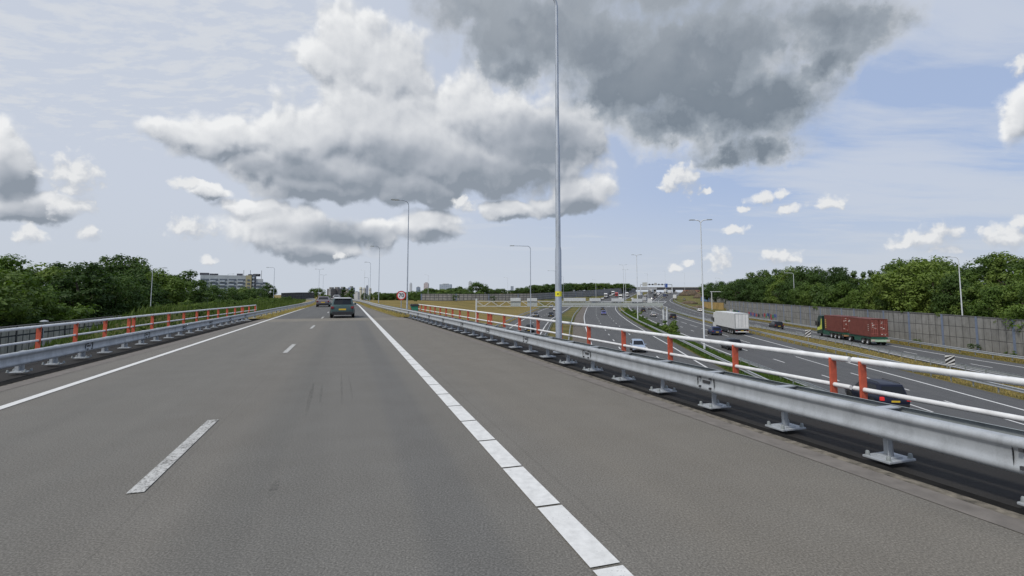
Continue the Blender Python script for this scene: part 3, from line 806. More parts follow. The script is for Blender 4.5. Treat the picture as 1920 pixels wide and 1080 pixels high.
# dark fence on the left of the far road
q = [D(528, 566, 150), D(560, 561.5, 190), D(590, 558.5, 245)]
barrier(q, [htop(q[0], 528, 558), htop(q[1], 560, 554), htop(q[2], 590, 552.5)], 6, m_panels('dark_fence', (.075, .078, .075), (.055, .058, .055), 3, 1, (.03, .03, .03), .1), 'dark screen fence along the left side of the road ahead', DARKSTEEL, .2, name='screen_fence')
# graffiti on the right barrier
GR = [paintm('graffiti_red', (.36, .05, .06), .7), paintm('graffiti_blue', (.06, .09, .28), .7), paintm('graffiti_green', (.05, .18, .09), .7), paintm('graffiti_white', (.6, .6, .6), .7), BLACK]
import itertools
def graffiti(d0_, d1_, zc, seed, n):
    r = random.Random(seed); bs_ = {}
    for i in range(n):
        d = d0_ + (d1_ - d0_) * (i + .5) / n
        (a, h), (b, _) = WR_at(d), WR_at(d + .5); dr = (b - a).normalized(); nrm = Vector((-dr.y, dr.x, 0)).normalized()
        if nrm.x > 0: nrm = -nrm
        k = r.randrange(5); mb = bs_.setdefault(k, MB()); c = a + nrm * .125 + Vector((0, 0, zc + r.uniform(-.35, .35)))
        w, hg = (d1_ - d0_) / n * r.uniform(.7, 1.3), r.uniform(.5, 1.1); m_ = 9
        poly = [c + dr * (w * math.cos(2 * math.pi * j / m_) * r.uniform(.35, .75)) + Vector((0, 0, hg * math.sin(2 * math.pi * j / m_) * r.uniform(.5, 1))) for j in range(m_)]
        mb.prism(poly, nrm * (.004 + .002 * k))
    for k, mb in bs_.items():
        o = mb.build('graffiti', GR[k]); o.parent = WR; o.location = -WR.location
def dist_at_u(u):
    best = 0; bd = 1e9
    for i in range(600):
        p, _h = WR_at(i * .4); uu = CU + F * p.x / (p.y * CP)
        if abs(uu - u) < bd: bd = abs(uu - u); best = i * .4
    return best
graffiti(dist_at_u(1456), dist_at_u(1428), 1.3, 3, 9); graffiti(dist_at_u(1424), dist_at_u(1402), 1.2, 5, 6); graffiti(dist_at_u(1386), dist_at_u(1368), 1.4, 8, 6)
# graffiti on the left barrier

# ================================================================== vehicles
def wheel(parent, x, y, r, w, dual=False):
    t = MB().lathe([(r * .62, -w / 2), (r * .93, -w / 2), (r, -w * .36), (r, w * .36), (r * .93, w / 2), (r * .62, w / 2)], (0, 0, 0), 'x', 22).build('wheel', RUBBER, parent, 'auto')
    t.location = (x, y, r); sg = 1 if x > 0 else -1
    rm = MB().lathe([(r * .63, sg * w * .38), (r * .58, sg * w * .42), (r * .5, sg * w * .25), (r * .2, sg * w * .22), (r * .16, sg * w * .36), (.001, sg * w * .36)], (0, 0, 0), 'x', 16)
    if not dual:
        for k in range(5):
            a = 2 * math.pi * k / 5; rm.add([(sg * w * .40, math.cos(a + d) * q, math.sin(a + d) * q) for q, d in ((r * .15, -.5), (r * .15, .5), (r * .6, .14), (r * .6, -.14))], [(0, 1, 2, 3)])
    rm.build('rim', RIM, t, fixn=True); return t
KIND = {
 # f along length from the tail, top z, half width factor, bottom z
 'hatch': dict(st=[(0, .70, .78, .40), (.012, .86, .90, .30), (.06, .95, .985, .24), (.2, .96, 1, .20), (.5, .94, 1, .19), (.70, .93, 1, .19), (.78, .90, .99, .20), (.9, .80, .96, .22), (.97, .70, .88, .26), (1, .56, .74, .34)], belt=.94, gh=(.045, .765, .13, .56), pw=.76),
 'suv':   dict(st=[(0, .80, .82, .48), (.012, 1.0, .92, .38), (.05, 1.08, .99, .32), (.2, 1.08, 1, .28), (.5, 1.06, 1, .27), (.70, 1.05, 1, .27), (.77, 1.03, .99, .28), (.9, .95, .96, .30), (.97, .84, .9, .34), (1, .66, .78, .42)], belt=1.06, gh=(.02, .76, .075, .58), pw=.80),
 'sedan': dict(st=[(0, .68, .78, .40), (.015, .86, .90, .30), (.06, .97, .98, .24), (.17, .985, 1, .20), (.5, .94, 1, .19), (.68, .92, 1, .19), (.75, .89, .99, .20), (.9, .78, .95, .22), (.97, .68, .88, .26), (1, .54, .74, .34)], belt=.93, gh=(.15, .75, .30, .55), pw=.74),
 'wagon': dict(st=[(0, .72, .80, .40), (.012, .88, .92, .30), (.05, .97, .985, .24), (.2, .97, 1, .20), (.5, .95, 1, .19), (.69, .93, 1, .19), (.76, .90, .99, .20), (.9, .79, .96, .22), (.97, .69, .88, .26), (1, .55, .74, .34)], belt=.95, gh=(.025, .755, .085, .56), pw=.77),
}
def car(loc, rz, kind, L, Wd, Hh, paint, label, group=None, lit=False, front_plate=False, trim=None, roof=None, rails=False, spoiler=False):
    K = KIND[kind]; root = empty('car', loc, rz); hw = Wd / 2
    Y = lambda f: (f - .5) * L
    def sec(f, zt, wf, zb):
        w = hw * wf; c = [(w * .80, zb), (w * .965, zb + .09), (w, zb + (zt - zb) * .52), (w * .985, zt - .12), (w * .93, zt - .03), (w * .82, zt), (w * .4, zt + .018)]
        r = [(x, Y(f), z) for x, z in c]; return r + [(-x, y, z) for x, y, z in reversed(r)]
    body = MB().loft([sec(*s) for s in K['st']])
    g0, g1, r0, r1 = K['gh']; b0 = K['belt'] - .02; pw = K['pw']
    def layer(k):
        y0, y1 = Y(g0 + (r0 - g0) * k), Y(g1 + (r1 - g1) * k); w = hw * (.925 + (pw - .925) * k); z = b0 + (Hh - .045 - b0) * k
        bow = .10 * (1 - .3 * k)
        return y0, y1, w, z, bow
    rings = []
    for k in (0, .5, .88, 1.0):
        y0, y1, w, z, bow = layer(k); w2 = w + .02 * math.sin(k * math.pi)
        rings.append([(w2 * .9, y0, z), (w2, y0 + .12, z), (w2, (y0 + y1) / 2, z), (w2, y1 - .16, z), (w2 * .88, y1, z), (0, y1 + bow, z), (-w2 * .88, y1, z), (-w2, y1 - .16, z), (-w2, (y0 + y1) / 2, z), (-w2, y0 + .12, z), (-w2 * .9, y0, z), (0, y0 - bow * .6, z)])
    y0, y1, w, z, bow = layer(1)
    rings.append([(x * .8, (y - (y0 + y1) / 2) * .88 + (y0 + y1) / 2, Hh) for x, y, zz in rings[-1]])
    gh = MB().loft(rings)
    bo = body.build('body', paint, root, 'auto')
    gh.build('cabin', paint, root, 'auto')
    if roof:
        y0, y1, w, z, bow = layer(1); MB().loft([[(x * q, (y - (y0 + y1) / 2) * q2 + (y0 + y1) / 2, zz + .006) for x, y, z_ in rings[-2]] for q, q2, zz in ((1.01, 1.005, Hh - .07), (.97, .97, Hh - .035), (.8, .88, Hh + .004))]).build('roof', roof, root, 'auto')
    # glass
    def sq(k, f, sgn, o=.012):
        y0, y1, w, z, bow = layer(k); w2 = w + .02 * math.sin(k * math.pi); a = y0 + .12; b = y1 - .16
        return (sgn * (w2 + o), a + (b - a) * f, z)
    for sgn in (1, -1):
        for fa, fb, fa2, fb2 in ((.05, .44, .08, .47), (.49, .985, .52, .94)):
            MB().quad(sq(.10, fa, sgn), sq(.10, fb, sgn), sq(.84, fb2, sgn), sq(.84, fa2, sgn)).build('side_window', GLASS, root, fixn=False)
    def ws(k, x, fr):
        y0, y1, w, z, bow = layer(k); o = .02
        if fr: return (x * w * .84, y1 + bow * (1 - abs(x)) + o, z)
        return (x * w * .84, y0 - bow * .6 * (1 - abs(x)) - o, z)
    for fr, nm in ((True, 'windscreen'), (False, 'rear_window')):
        q = MB(); ka, kb = (.06, .90) if fr else (.16, .86)
        q.add([ws(ka, -1, fr), ws(ka, 0, fr), ws(ka, 1, fr), ws(kb, 1, fr), ws(kb, 0, fr), ws(kb, -1, fr)], [(0, 1, 4, 5), (1, 2, 3, 4)]); q.build(nm, GLASS, root, fixn=False)
    # lower trim, lamps, plates, mirrors
    zb = K['st'][1][3]; bl = K['belt']
    tr = trim or BLACK
    MB().box((0, Y(.012), zb + .06), (Wd * .86, .14, .24)).build('rear_bumper', tr, root, bevel=.04)
    MB().box((0, Y(.985), zb + .06), (Wd * .78, .16, .20)).build('front_bumper', tr, root, bevel=.04)
    MB().box((0, Y(.988), zb + .25), (Wd * .48, .12, .10)).build('grille', BLACK, root, bevel=.02)
    for s in (1, -1):
        MB().box((s * hw * .82, Y(.012), bl - .16), (hw * .27, .16, .24 if kind in ('suv', 'wagon') else .17), 0, .9).build('tail_lamp', TAIL_LIT if lit else TAIL, root, bevel=.03)
        MB().box((s * hw * .74, Y(.955), zb + .40), (hw * .34, .26, .13), -s * .25, .85).build('headlight', HEADL, root, bevel=.03)
        MB().box((s * (hw + .08), Y(g1 - .08), bl + .06), (.2, .11, .13), 0, .85).build('mirror', paint if not trim else tr, root, bevel=.03)
        MB().box((s * (hw - .005), 0, zb + .04), (.05, L * .5, .1)).build('sill', tr, root, bevel=.015)
    MB().box((0, Y(.004) - .012, zb + .34), (.52, .02, .115)).build('number_plate', PLATE_Y, root)
    MB().box((0, Y(1) + .004, zb + .14), (.52, .02, .115)).build('number_plate', PLATE_Y, root)
    if rails:
        for s in (1, -1): MB().tube([(s * hw * .66, Y(r0 + .04), Hh), (s * hw * .66, Y(r0 + .07), Hh + .05), (s * hw * .66, Y(r1 - .05), Hh + .05), (s * hw * .66, Y(r1 - .02), Hh)], .022, 6).build('roof_rail', BLACK, root)
    if spoiler: MB().box((0, Y(r0) - .06, Hh - .05), (hw * 1.36, .22, .045)).build('spoiler', roof or paint, root, bevel=.015)
    wr = .335 if kind == 'suv' else .315
    for f in (.185, .80):
        for s in (1, -1):
            a = MB().lathe([(.001, 0), (wr * 1.22, 0), (wr * 1.22, .03), (.001, .03)], (0, 0, 0), 'x', 24)
            o = a.build('wheel_arch', BLACK, root, fixn=True); o.location = (s * (hw * .985) - .015 , Y(f), wr + .03)
            wheel(root, s * (hw - .085), Y(f), wr, .21)
    return tag(root, label, 'car', group)
def place(u, v, f, z=.055, rev=False):
    p = G(u, v); hd = heading(f, p.y) + (math.pi if rev else 0)
    return Vector((p.x, p.y, low(p.x, p.y) + z)), hd
C_BLK = paintm('black_car_paint', (.012, .013, .018)); C_BLUE = paintm('dark_blue_car_paint', (.018, .028, .085)); C_LBLUE = paintm('light_blue_car_paint', (.30, .365, .47))
C_GREY = paintm('grey_car_paint', (.13, .135, .145)); C_SIL = paintm('silver_car_paint', (.42, .44, .46)); C_WHT = paintm('white_car_paint', (.72, .72, .72)); C_TEAL = paintm('teal_grey_car_paint', (.05, .085, .088)); C_PURP = paintm('grey_violet_car_paint', (.13, .115, .135)); C_VIO = paintm('blue_violet_car_paint', (.06, .065, .25)); C_NAVY = paintm('navy_car_paint', (.01, .013, .03))
FG, MG = 'cars driving on the flyover', 'cars on the motorway below'
# on the flyover
pp = P(641, 599, 0); s_, t_ = ST(pp.x, pp.y); car(R(s_ + 4.0, t_, .012), YAW, 'hatch', 4.05, 1.72, 1.50, C_TEAL, 'teal grey hatchback with a pale roof on the flyover lane ahead', FG, roof=C_SIL, spoiler=True)
pp = P(602, 577.5, 0); s_, t_ = ST(pp.x, pp.y); car(R(s_ + 7, t_, .012), YAW, 'sedan', 4.5, 1.74, 1.44, C_PURP, 'grey violet saloon on the left flyover lane beyond the hatchback', FG)
pp = R(150, -.2); car(Vector((pp.x, pp.y, .012)), YAW, 'hatch', 4.2, 1.78, 1.5, C_SIL, 'distant pale car beyond the saloon on the flyover', FG)
# below, driving away
def cr(u, v, f, kind, L, Wd, Hh, pt, lab, rev=False, **k):
    p, hd = place(u, v, f, .055, rev); car(p, hd, kind, L, Wd, Hh, pt, lab, MG, **k)
p = Vector((25.35, 36.5, ZLOW + .055)); hd = heading(mid(BL, BR, .4), 36); car(p, hd, 'wagon', 4.9, 1.93, 1.70, C_NAVY, 'navy estate car with red tail lamps lit, seen through the railing', MG, lit=True, rails=True)
cr(1371, 655, BL, 'wagon', 4.5, 1.8, 1.5, C_BLK, 'black estate car behind the red post, below the white lorry')
cr(1340, 628, BL, 'hatch', 4.3, 1.82, 1.55, C_BLUE, 'dark blue hatchback beside the white lorry trailer')
cr(1261, 598.5, BL, 'suv', 4.5, 1.84, 1.65, C_BLK, 'black hatchback right of the gantry leg')
cr(1225, 593.5, BL, 'wagon', 4.6, 1.82, 1.5, C_SIL, 'silver estate car left of the gantry leg')
cr(1206, 585, BL, 'hatch', 4.2, 1.8, 1.55, C_BLK, 'black hatchback beside the white median lamp post')
cr(1219, 580.5, BL, 'sedan', 4.5, 1.8, 1.48, C_GREY, 'grey saloon in front of the white box lorry')
cr(1206, 577, BL, 'suv', 4.5, 1.84, 1.65, C_BLK, 'black car just under the gantry beam')
cr(1455, 617, CR, 'suv', 4.6, 1.86, 1.66, C_BLK, 'black off road car on the parallel road behind the container lorry', rails=True)
cr(1312, 585, CL, 'hatch', 4.2, 1.78, 1.5, C_WHT, 'white hatchback on the parallel road')
cr(1283, 563.5, CL, 'hatch', 4.3, 1.8, 1.55, C_GREY, 'grey car at the far bend of the parallel road')
# oncoming
cr(1196, 659, AL, 'hatch', 4.2, 1.76, 1.52, C_LBLUE, 'light blue hatchback approaching below the railing', True)
cr(1132, 590.5, AL, 'hatch', 4.2, 1.78, 1.5, C_VIO, 'blue violet car approaching under the gantry', True)
cr(1130, 581, AL, 'sedan', 4.5, 1.8, 1.46, C_BLK, 'black car approaching behind the blue violet one', True)
cr(1131, 570, AL, 'sedan', 4.5, 1.8, 1.46, C_GREY, 'dark car approaching beyond the gantry beam', True)
cr(1115, 558.5, AL, 'suv', 4.5, 1.84, 1.65, C_GREY, 'grey car approaching beside the far white van', True)
cr(1005, 594, DL, 'hatch', 4.2, 1.78, 1.5, C_GREY, 'dark grey car on the slip road left of the lamp post pair', True)
cr(1033, 594, DL, 'hatch', 4.2, 1.78, 1.5, C_BLK, 'black car on the slip road next to the tall banded post', True)
cr(1034, 578, DL, 'suv', 4.5, 1.84, 1.68, C_SIL, 'silver car at the top of the slip road', True)
cr(1041, 582.5, DL, 'hatch', 4.2, 1.78, 1.5, C_WHT, 'white car on the slip road partly behind the banded post', True)
cr(993, 623, DL, 'hatch', 4.2, 1.78, 1.5, C_BLK, 'black car on the slip road hidden behind the rails', True)
# ---- lorries
ALU = M('lorry_white_panel', (.66, .665, .66), .4, 0, .07, 1.5); FRAME = M('chassis_black', (.03, .03, .032), .6); GREENC = M('chassis_green', (.018, .085, .055), .5, 0, .2)
def cab(root, y, col, Wd=2.5, Hh=3.7, L=2.2, stripe=None, z0=.55):
    q = MB(); hw = Wd / 2; prof = [(-L / 2, z0), (L / 2, z0), (L / 2 + .06, 1.5), (L / 2 - .02, 1.75), (L / 2 - .28, Hh - .6), (L / 2 - .75, Hh), (-L / 2, Hh)]
    q.prism([(-hw, y + a, z) for a, z in prof], (Wd, 0, 0)); c = q.build('cab', col, root, bevel=.07)
    MB().add([(-hw * .9, y + L / 2 + .045, 1.72), (hw * .9, y + L / 2 + .045, 1.72), (hw * .88, y + L / 2 - .20, Hh - .78), (-hw * .88, y + L / 2 - .20, Hh - .78)], [(0, 1, 2, 3)]).build('windscreen', GLASS, root, fixn=False)
    for s in (1, -1):
        MB().add([(s * (hw + .006), y - L * .05, 1.7), (s * (hw + .006), y + L / 2 - .16, 1.62), (s * (hw + .006), y + L / 2 - .36, 2.6), (s * (hw + .006), y - L * .05, 2.6)], [(0, 1, 2, 3)]).build('side_window', GLASS, root, fixn=False)
        MB().box((s * (hw + .16), y + L / 2 - .05, 2.25), (.22, .14, .8)).build('mirror', BLACK, root, bevel=.03)
        MB().box((s * hw * .78, y + L / 2 + .06, .85), (.42, .1, .22)).build('headlight', HEADL, root, bevel=.02)
        if stripe: MB().add([(s * (hw + .005), y - L / 2 + .1, 1.35), (s * (hw + .005), y + L / 2 - .1, 1.0), (s * (hw + .005), y + L / 2 - .1, 1.45), (s * (hw + .005), y - L / 2 + .6, 2.1), (s * (hw + .005), y - L / 2 + .4, 3.2), (s * (hw + .005), y - L / 2 + .1, 3.2)], [(0, 1, 2, 3, 4, 5)]).build('stripe', stripe, root, fixn=False)
    MB().box((0, y + L / 2 + .05, .62), (Wd * .98, .2, .4)).build('front_bumper', FRAME if not stripe else col, root, bevel=.04)
def axle(root, ys, hw=1.02, r=.48):
    for y in ys:
        for s in (1, -1): wheel(root, s * hw, y, r, .34, True)
def semi(loc, rz, label, name='lorry', Lt=13.6, Hh=4.0, box=None, cabc=None, simple=False, grp=None, Wd=2.52):
    """y = 0 at the trailer tail, front +y"""
    root = empty(name, loc, rz); box = box or ALU
    MB().box((0, Lt / 2, (1.12 + Hh) / 2), (Wd, Lt, Hh - 1.12)).build('trailer_box', box, root, bevel=.03)
    MB().box((0, Lt / 2, .98), (Wd * .9, Lt - .3, .26)).build('chassis', FRAME, root)
    fr = MB()
    for s in (1, -1): fr.box((s * (Wd / 2 - .05), -.02, (1.1 + Hh) / 2), (.1, .06, Hh - 1.1))
    fr.box((0, -.02, Hh - .06), (Wd - .2, .06, .12)); fr.box((0, -.02, 1.18), (Wd - .2, .06, .14)); fr.build('door_frame', GALV_D, root)
    for s in (1, -1):
        d = MB().box((s * Wd * .235, -.012, (1.3 + Hh) / 2 - .02), (Wd * .42, .03, Hh - 1.5)).build('rear_door', box, root)
        MB().box((s * .14, -.045, (1.3 + Hh) / 2), (.04, .04, Hh - 1.6)).build('lock_bar', GALV, d); MB().box((s * .62, -.045, (1.3 + Hh) / 2), (.04, .04, Hh - 1.6)).build('lock_bar', GALV, d)
    MB().box((0, .05, .62), (Wd * .95, .12, .18)).build('rear_bumper', ALU, root, bevel=.02)
    for s in (1, -1): MB().box((s * .98, -.02, .78), (.4, .06, .13)).build('tail_lamp', TAIL, root)
    MB().box((0, -.03, .78), (.52, .03, .12)).build('number_plate', PLATE_Y, root)
    if not simple: axle(root, (2.2, 3.5, 4.8))
    else: axle(root, (2.2, 3.5))
    for s in (1, -1): MB().box((s * (Wd / 2 - .06), Lt * .56, .72), (.05, Lt * .28, .5)).build('side_skirt', FRAME, root)
    cab(root, Lt + 1.0, cabc or ALU); MB().box((0, Lt - .6, .72), (.9, 4.6, .24)).build('tractor_frame', FRAME, root); axle(root, (Lt + 1.35, Lt - 2.2))
    return tag(root, label, 'lorry', grp)
p, hd = place(1392, 629, BR); hd += .02
semi(p, hd, 'white box lorry with closed rear doors on the motorway driving away')
p, hd = place(1219, 573, BR); semi(p, hd, 'white lorry seen end on just right of the median lamp post', Hh=4.05, simple=True)
p, hd = place(1208, 567, BL); semi(p, hd, 'pale grey lorry left of the end on white lorry', Lt=9, Hh=3.7, simple=True, box=M('grey_lorry_panel', (.42, .43, .44), .5))
p, hd = place(1265, 562, CL); semi(p, hd, 'small white lorry at the far bend of the parallel road', Lt=7, Hh=3.4, simple=True)
REDL = M('red_lorry_paint', (.42, .03, .035), .4)
p, hd = place(1164, 556.5, AL, rev=True); p2 = p + Vector((0, 14, 0)); semi(p2, hd, 'red cab lorry approaching on the far motorway', Lt=8, Hh=3.8, simple=True, cabc=REDL)
p, hd = place(1124, 558, AL, rev=True); semi(p + Vector((0, 8, 0)), hd, 'white van lorry approaching on the far motorway', Lt=5, Hh=3.1, simple=True)
# container lorry with drawbar trailer
def m_cont():
    m, nt, bs = base('container_red'); v = coord(nt); sx_ = nd(nt, 'ShaderNodeSeparateXYZ'); nt.links.new(v, sx_.inputs[0])
    f = noise(nt, v, 1.4, 6, .7); g = noise(nt, v, 9, 4, .7)
    c = ramp(nt, mth(nt, 'ADD', mth(nt, 'MULTIPLY', f, .7), mth(nt, 'MULTIPLY', g, .3)), [(.3, (.105, .028, .021)), (.55, (.16, .042, .031)), (.72, (.20, .062, .048))])
    nt.links.new(c, bs.inputs['Base Color']); bs.inputs['Roughness'].default_value = .6; return m
CONT = m_cont(); MARKW = M('container_white_marks', (.55, .54, .5), .7); MARKY = M('container_yellow_marks', (.55, .42, .1), .7)
def container(root, y0, z0, seed):
    L, Wd, Hh = 6.5, 2.44, 2.62; r = random.Random(seed); pts = []; n = 22
    b = MB()
    for s in (1, -1):      # corrugated long sides
        rows = []
        for k in range(n):
            ya, yb = y0 + .12 + (L - .24) * k / n, y0 + .12 + (L - .24) * (k + 1) / n; d = (yb - ya)
            for yy, o in ((ya, .03), (ya + d * .3, .03), (ya + d * .5, 0), (ya + d * .8, 0)): rows.append((s * (Wd / 2 - o), yy))
        rows.append((s * (Wd / 2 - .03), y0 + L - .12))
        v0 = [(x, y, z0 + .15) for x, y in rows]; v1 = [(x, y, z0 + Hh - .1) for x, y in rows]; m_ = len(rows)
        b.add(v0 + v1, [(i, i + 1, m_ + i + 1, m_ + i) for i in range(m_ - 1)])
    b.box((0, y0 + L / 2, z0 + Hh - .03), (Wd - .02, L - .02, .06)); b.box((0, y0 + L / 2, z0 + .08), (Wd - .04, L - .04, .16))
    for s in (1, -1):
        for yy in (y0 + .08, y0 + L - .08): b.box((s * (Wd / 2 - .075), yy, z0 + Hh / 2), (.16, .17, Hh + .01))
        b.box((s * (Wd / 2 - .06), y0 + L / 2, z0 + Hh - .06), (.13, L - .3, .13)); b.box((s * (Wd / 2 - .06), y0 + L / 2, z0 + .09), (.13, L - .3, .19))
    b.box((0, y0 + L - .08, z0 + Hh / 2), (Wd - .3, .06, Hh - .1))
    c = b.build('container', CONT, root)
    for s in (1, -1):
        d = MB().box((s * .57, y0 + .06, z0 + Hh / 2), (1.10, .06, Hh - .24)).build('container_door', CONT, root)
        q = MB()
        for x in (.24, .48, .78, 1.0): q.tube([(s * x, y0 + .005, z0 + .15), (s * x, y0 + .005, z0 + Hh - .12)], .022, 6)
        for z in (.5, 1.15, 1.8): q.box((s * .6, y0 + .02, z0 + z), (.95, .02, .05))
        q.build('lock_bars', M('container_bars', (.36, .12, .10), .5), d)
        q = MB()
        for k in range(7): q.box((s * r.uniform(.3, .95), y0 + .012, z0 + r.uniform(.3, 2.3)), (r.uniform(.08, .3), .012, r.uniform(.05, .13)))
        q.build('door_marks', MARKW, d)
    return c
pR = G(1652, 649); hdR = heading(CR, pR.y) - .0
root = empty('container_lorry', (pR.x, pR.y, low(pR.x, pR.y) + .055), hdR)
container(root, .25, 1.28, 1); container(root, 8.95, 1.28, 2)
q = MB()
for k in range(5): q.box((-1.232, 15.0, 1.75 + k * .32), (.02, .32, .2))
q.build('side_marks', MARKY, root)
q = MB()
for k in range(2): q.box((-1.232, 6.6 - k * .28, 3.25 + .1 * k), (.02, .22, .22))
for k in range(4): q.box((-1.232, .75, 2.2 + k * .28), (.02, .12, .12))
q.build('side_marks', MARKW, root)
MB().box((0, 3.9, 1.08), (2.2, 7.4, .3)).build('trailer_chassis', GREENC, root); MB().box((0, 13.0, 1.08), (2.2, 8.8, .3)).build('truck_chassis', GREENC, root)
MB().box((0, 8.0, .85), (.2, 1.6, .14)).build('drawbar', FRAME, root)
MB().box((-1.1, 4.2, .72), (.08, 2.2, .5)).build('side_guard', GREENC, root); MB().box((-1.1, 15.2, .72), (.12, 2.4, .56)).build('fuel_tank', GREENC, root, bevel=.05)
MB().box((0, .08, .72), (2.5, .12, .34)).build('rear_bumper', M('bumper_pale_green', (.36, .48, .36), .5), root)
for s in (1, -1): MB().box((s * 1.0, .0, .74), (.42, .05, .24)).build('tail_lamp', M('lamp_cluster', (.5, .42, .38), .4), root)
MB().box((0, 8.62, .78), (2.4, .1, .26)).build('truck_bumper', M('bumper_ochre', (.40, .22, .12), .5), root)
axle(root, (1.3, 2.7, 6.7)); axle(root, (10.3, 11.7, 13.1, 17.6))
cab(root, 17.5, M('cab_dark_green', (.012, .035, .028), .35), stripe=M('cab_yellow_green', (.55, .60, .10), .4), Hh=3.75)
tag(root, 'dark green lorry and trailer carrying two red shipping containers', 'lorry')
# far traffic on the rising motorway
r_ = random.Random(5)
for (u, v, Y, kind_, lab) in [(1198, 552.5, 455, 0, 'white lorry tiny on the far rising motorway, leftmost'), (1220, 549.5, 560, 0, 'white lorry tiny below the far sign gantry'), (1247, 549, 575, 0, 'white lorry tiny below the far blue sign'), (1186, 557, 390, 1, 'white car far away at the foot of the motorway rise'), (1230, 550, 560, 1, 'pale car far away between two tiny lorries'), (1268, 549, 590, 1, 'pale car far away right of the blue sign'), (1282, 549, 600, 1, 'pale car far away before the houses'), (1211, 554, 440, 2, 'dark car far away on the motorway rise')]:
    q = D(u, v, Y); z = low(q.x, Y) + .06; hd = -.45
    if kind_ == 0: semi(Vector((q.x, Y, z)), hd, lab, Lt=8, simple=True)
    else: car(Vector((q.x, Y, z)), hd, 'hatch', 4.3, 1.8, 1.5, C_WHT if kind_ == 1 else C_BLK, lab, MG)

kinds_ = ['hatch', 'suv', 'sedan', 'wagon']; cols_ = [(C_WHT, 'white'), (C_BLK, 'black'), (C_GREY, 'grey'), (C_SIL, 'silver'), (C_BLUE, 'blue')]
near_ = {'AL': 'oncoming lanes', 'BR': 'lanes driving away', 'CL': 'parallel road'}
cnt_ = {}
for fn_, key_, rev_, spots_ in ((lambda y: AL(y) + 2, 'AL', True, (330, 352, 380, 396, 412, 425, 436, 455, 470, 488, 505, 522, 540)), (lambda y: AR(y) - 2, 'AL', True, (345, 395, 450, 520, 565)), (lambda y: BR(y) - 2, 'BR', False, (300, 335, 354, 372, 388, 405, 424, 442, 460, 480, 496, 512, 530, 548)), (lambda y: BL(y) + 2.2, 'BR', False, (318, 390, 460, 530, 575)), (lambda y: CL(y) + 2, 'CL', False, (420, 465, 520, 560))):
    for y_ in spots_:
        x_ = fn_(y_); ct, cn = cols_[r_.randrange(5)]; kd = kinds_[r_.randrange(4)]; cnt_[(key_, cn)] = cnt_.get((key_, cn), 0) + 1
        o_ = ['nearest', 'second', 'third', 'fourth', 'fifth', 'sixth', 'seventh', 'eighth', 'ninth', 'tenth', 'eleventh', 'twelfth'][cnt_[(key_, cn)] - 1]
        if r_.random() < .24: semi(Vector((x_, y_, low(x_, y_) + .055)), heading(fn_, y_) + (math.pi if rev_ else 0), f'far {cn} topped lorry, {o_} of that colour in the {near_[key_]} beyond the gantry', Lt=7.5, Hh=3.6, simple=True, box=ALU if cn in ('white', 'silver') else ct)
        else: car(Vector((x_, y_, low(x_, y_) + .055)), heading(fn_, y_) + (math.pi if rev_ else 0), kd, 4.4, 1.82, 1.52, ct, f'small far {cn} car, {o_} of that colour in the {near_[key_]} beyond the gantry', MG)

# ================================================================== sign gantries and far structures
GW = M('gantry_pale_steel', (.60, .62, .63), .45, .2, .08); PANEL = M('sign_back_grey', (.52, .54, .55), .5, .2, .1)
pg = G(1251, 616); dirg = Vector((-.985, .17, 0)).normalized()
def at_u(p, d, u):
    lo_, hi_ = 0, 120
    for _ in range(50):
        m_ = (lo_ + hi_) / 2; q = p + d * m_
        if CU + F * q.x / (q.y * CP + (q.z - EYE) * SP) > u: lo_ = m_
        else: hi_ = m_
    return lo_
Lg = at_u(pg, dirg, 893)
zb_, zt_ = D(1251, 575.5, pg.y).z, D(1251, 565.5, pg.y).z
root = empty('sign_gantry', pg, math.atan2(dirg.y, dirg.x)); z0, z1 = zb_ - pg.z, zt_ - pg.z
b = MB()
for yy in (-.45, .45):
    for z in (z0, z1): b.box((Lg / 2, yy, z), (Lg, .10, .10))
    n = 24
    for k in range(n):
        x0, x1 = Lg * k / n, Lg * (k + 1) / n
        b.tube([(x0, yy, z0 if k % 2 else z1), (x1, yy, z1 if k % 2 else z0)], .03, 6)
b.build('truss_beam', GW, root)
MB().box((Lg * .30, 0, z0 - .09), (Lg * .56, .8, .03)).build('walkway', GALV_D, root)
MB().box((Lg * .29, .53, (z0 + z1) / 2), (Lg * .54, .03, (z1 - z0) * .62)).build('cladding', M('gantry_cladding', (.36, .385, .37), .55, .1, .12), root)
for ua, ub in ((958, 977), (989, 1008)):
    xa, xb = at_u(pg, dirg, ub), at_u(pg, dirg, ua); MB().box(((xa + xb) / 2, .53, (z0 + z1) / 2), (xb - xa, .03, (z1 - z0) * .9)).build('cladding', bpy.data.materials['gantry_cladding'], root)
for x, d in ((0, .55), (.75, -.4)): MB().tube([(x + d * .2, 0, 0), (x - d * .1, 0, z0)], [.24, .2], 12).build('leg', GW, root, 'auto')
MB().tube([(Lg, 0, 0), (Lg, 0, z1 + .6)], [.22, .2], 12).build('leg', GW, root, 'auto')
for (ua, ub, va, vb) in [(1058, 1099, 558.5, 565), (1106, 1127, 559, 565), (1147, 1170, 559.5, 565.5), (1185, 1205, 560, 566), (958, 977, 558.5, 565), (989, 1008, 559, 565)]:
    xa, xb = at_u(pg, dirg, ub), at_u(pg, dirg, ua); Ym = pg.y + dirg.y * (xa + xb) / 2
    za, zb2 = D(960, va, Ym).z - pg.z, D(960, vb, Ym).z - pg.z
    s_ = MB(); s_.box(((xa + xb) / 2, .62, (za + zb2) / 2), (xb - xa, .28, za - zb2)); s_.box(((xa + xb) / 2, .46, (za + zb2) / 2), ((xb - xa) * .8, .06, (za - zb2) * .6))
    s_.build('sign_box', PANEL, root, bevel=.03)
tag(root, 'pale steel sign gantry spanning the oncoming lanes below', 'sign gantry')
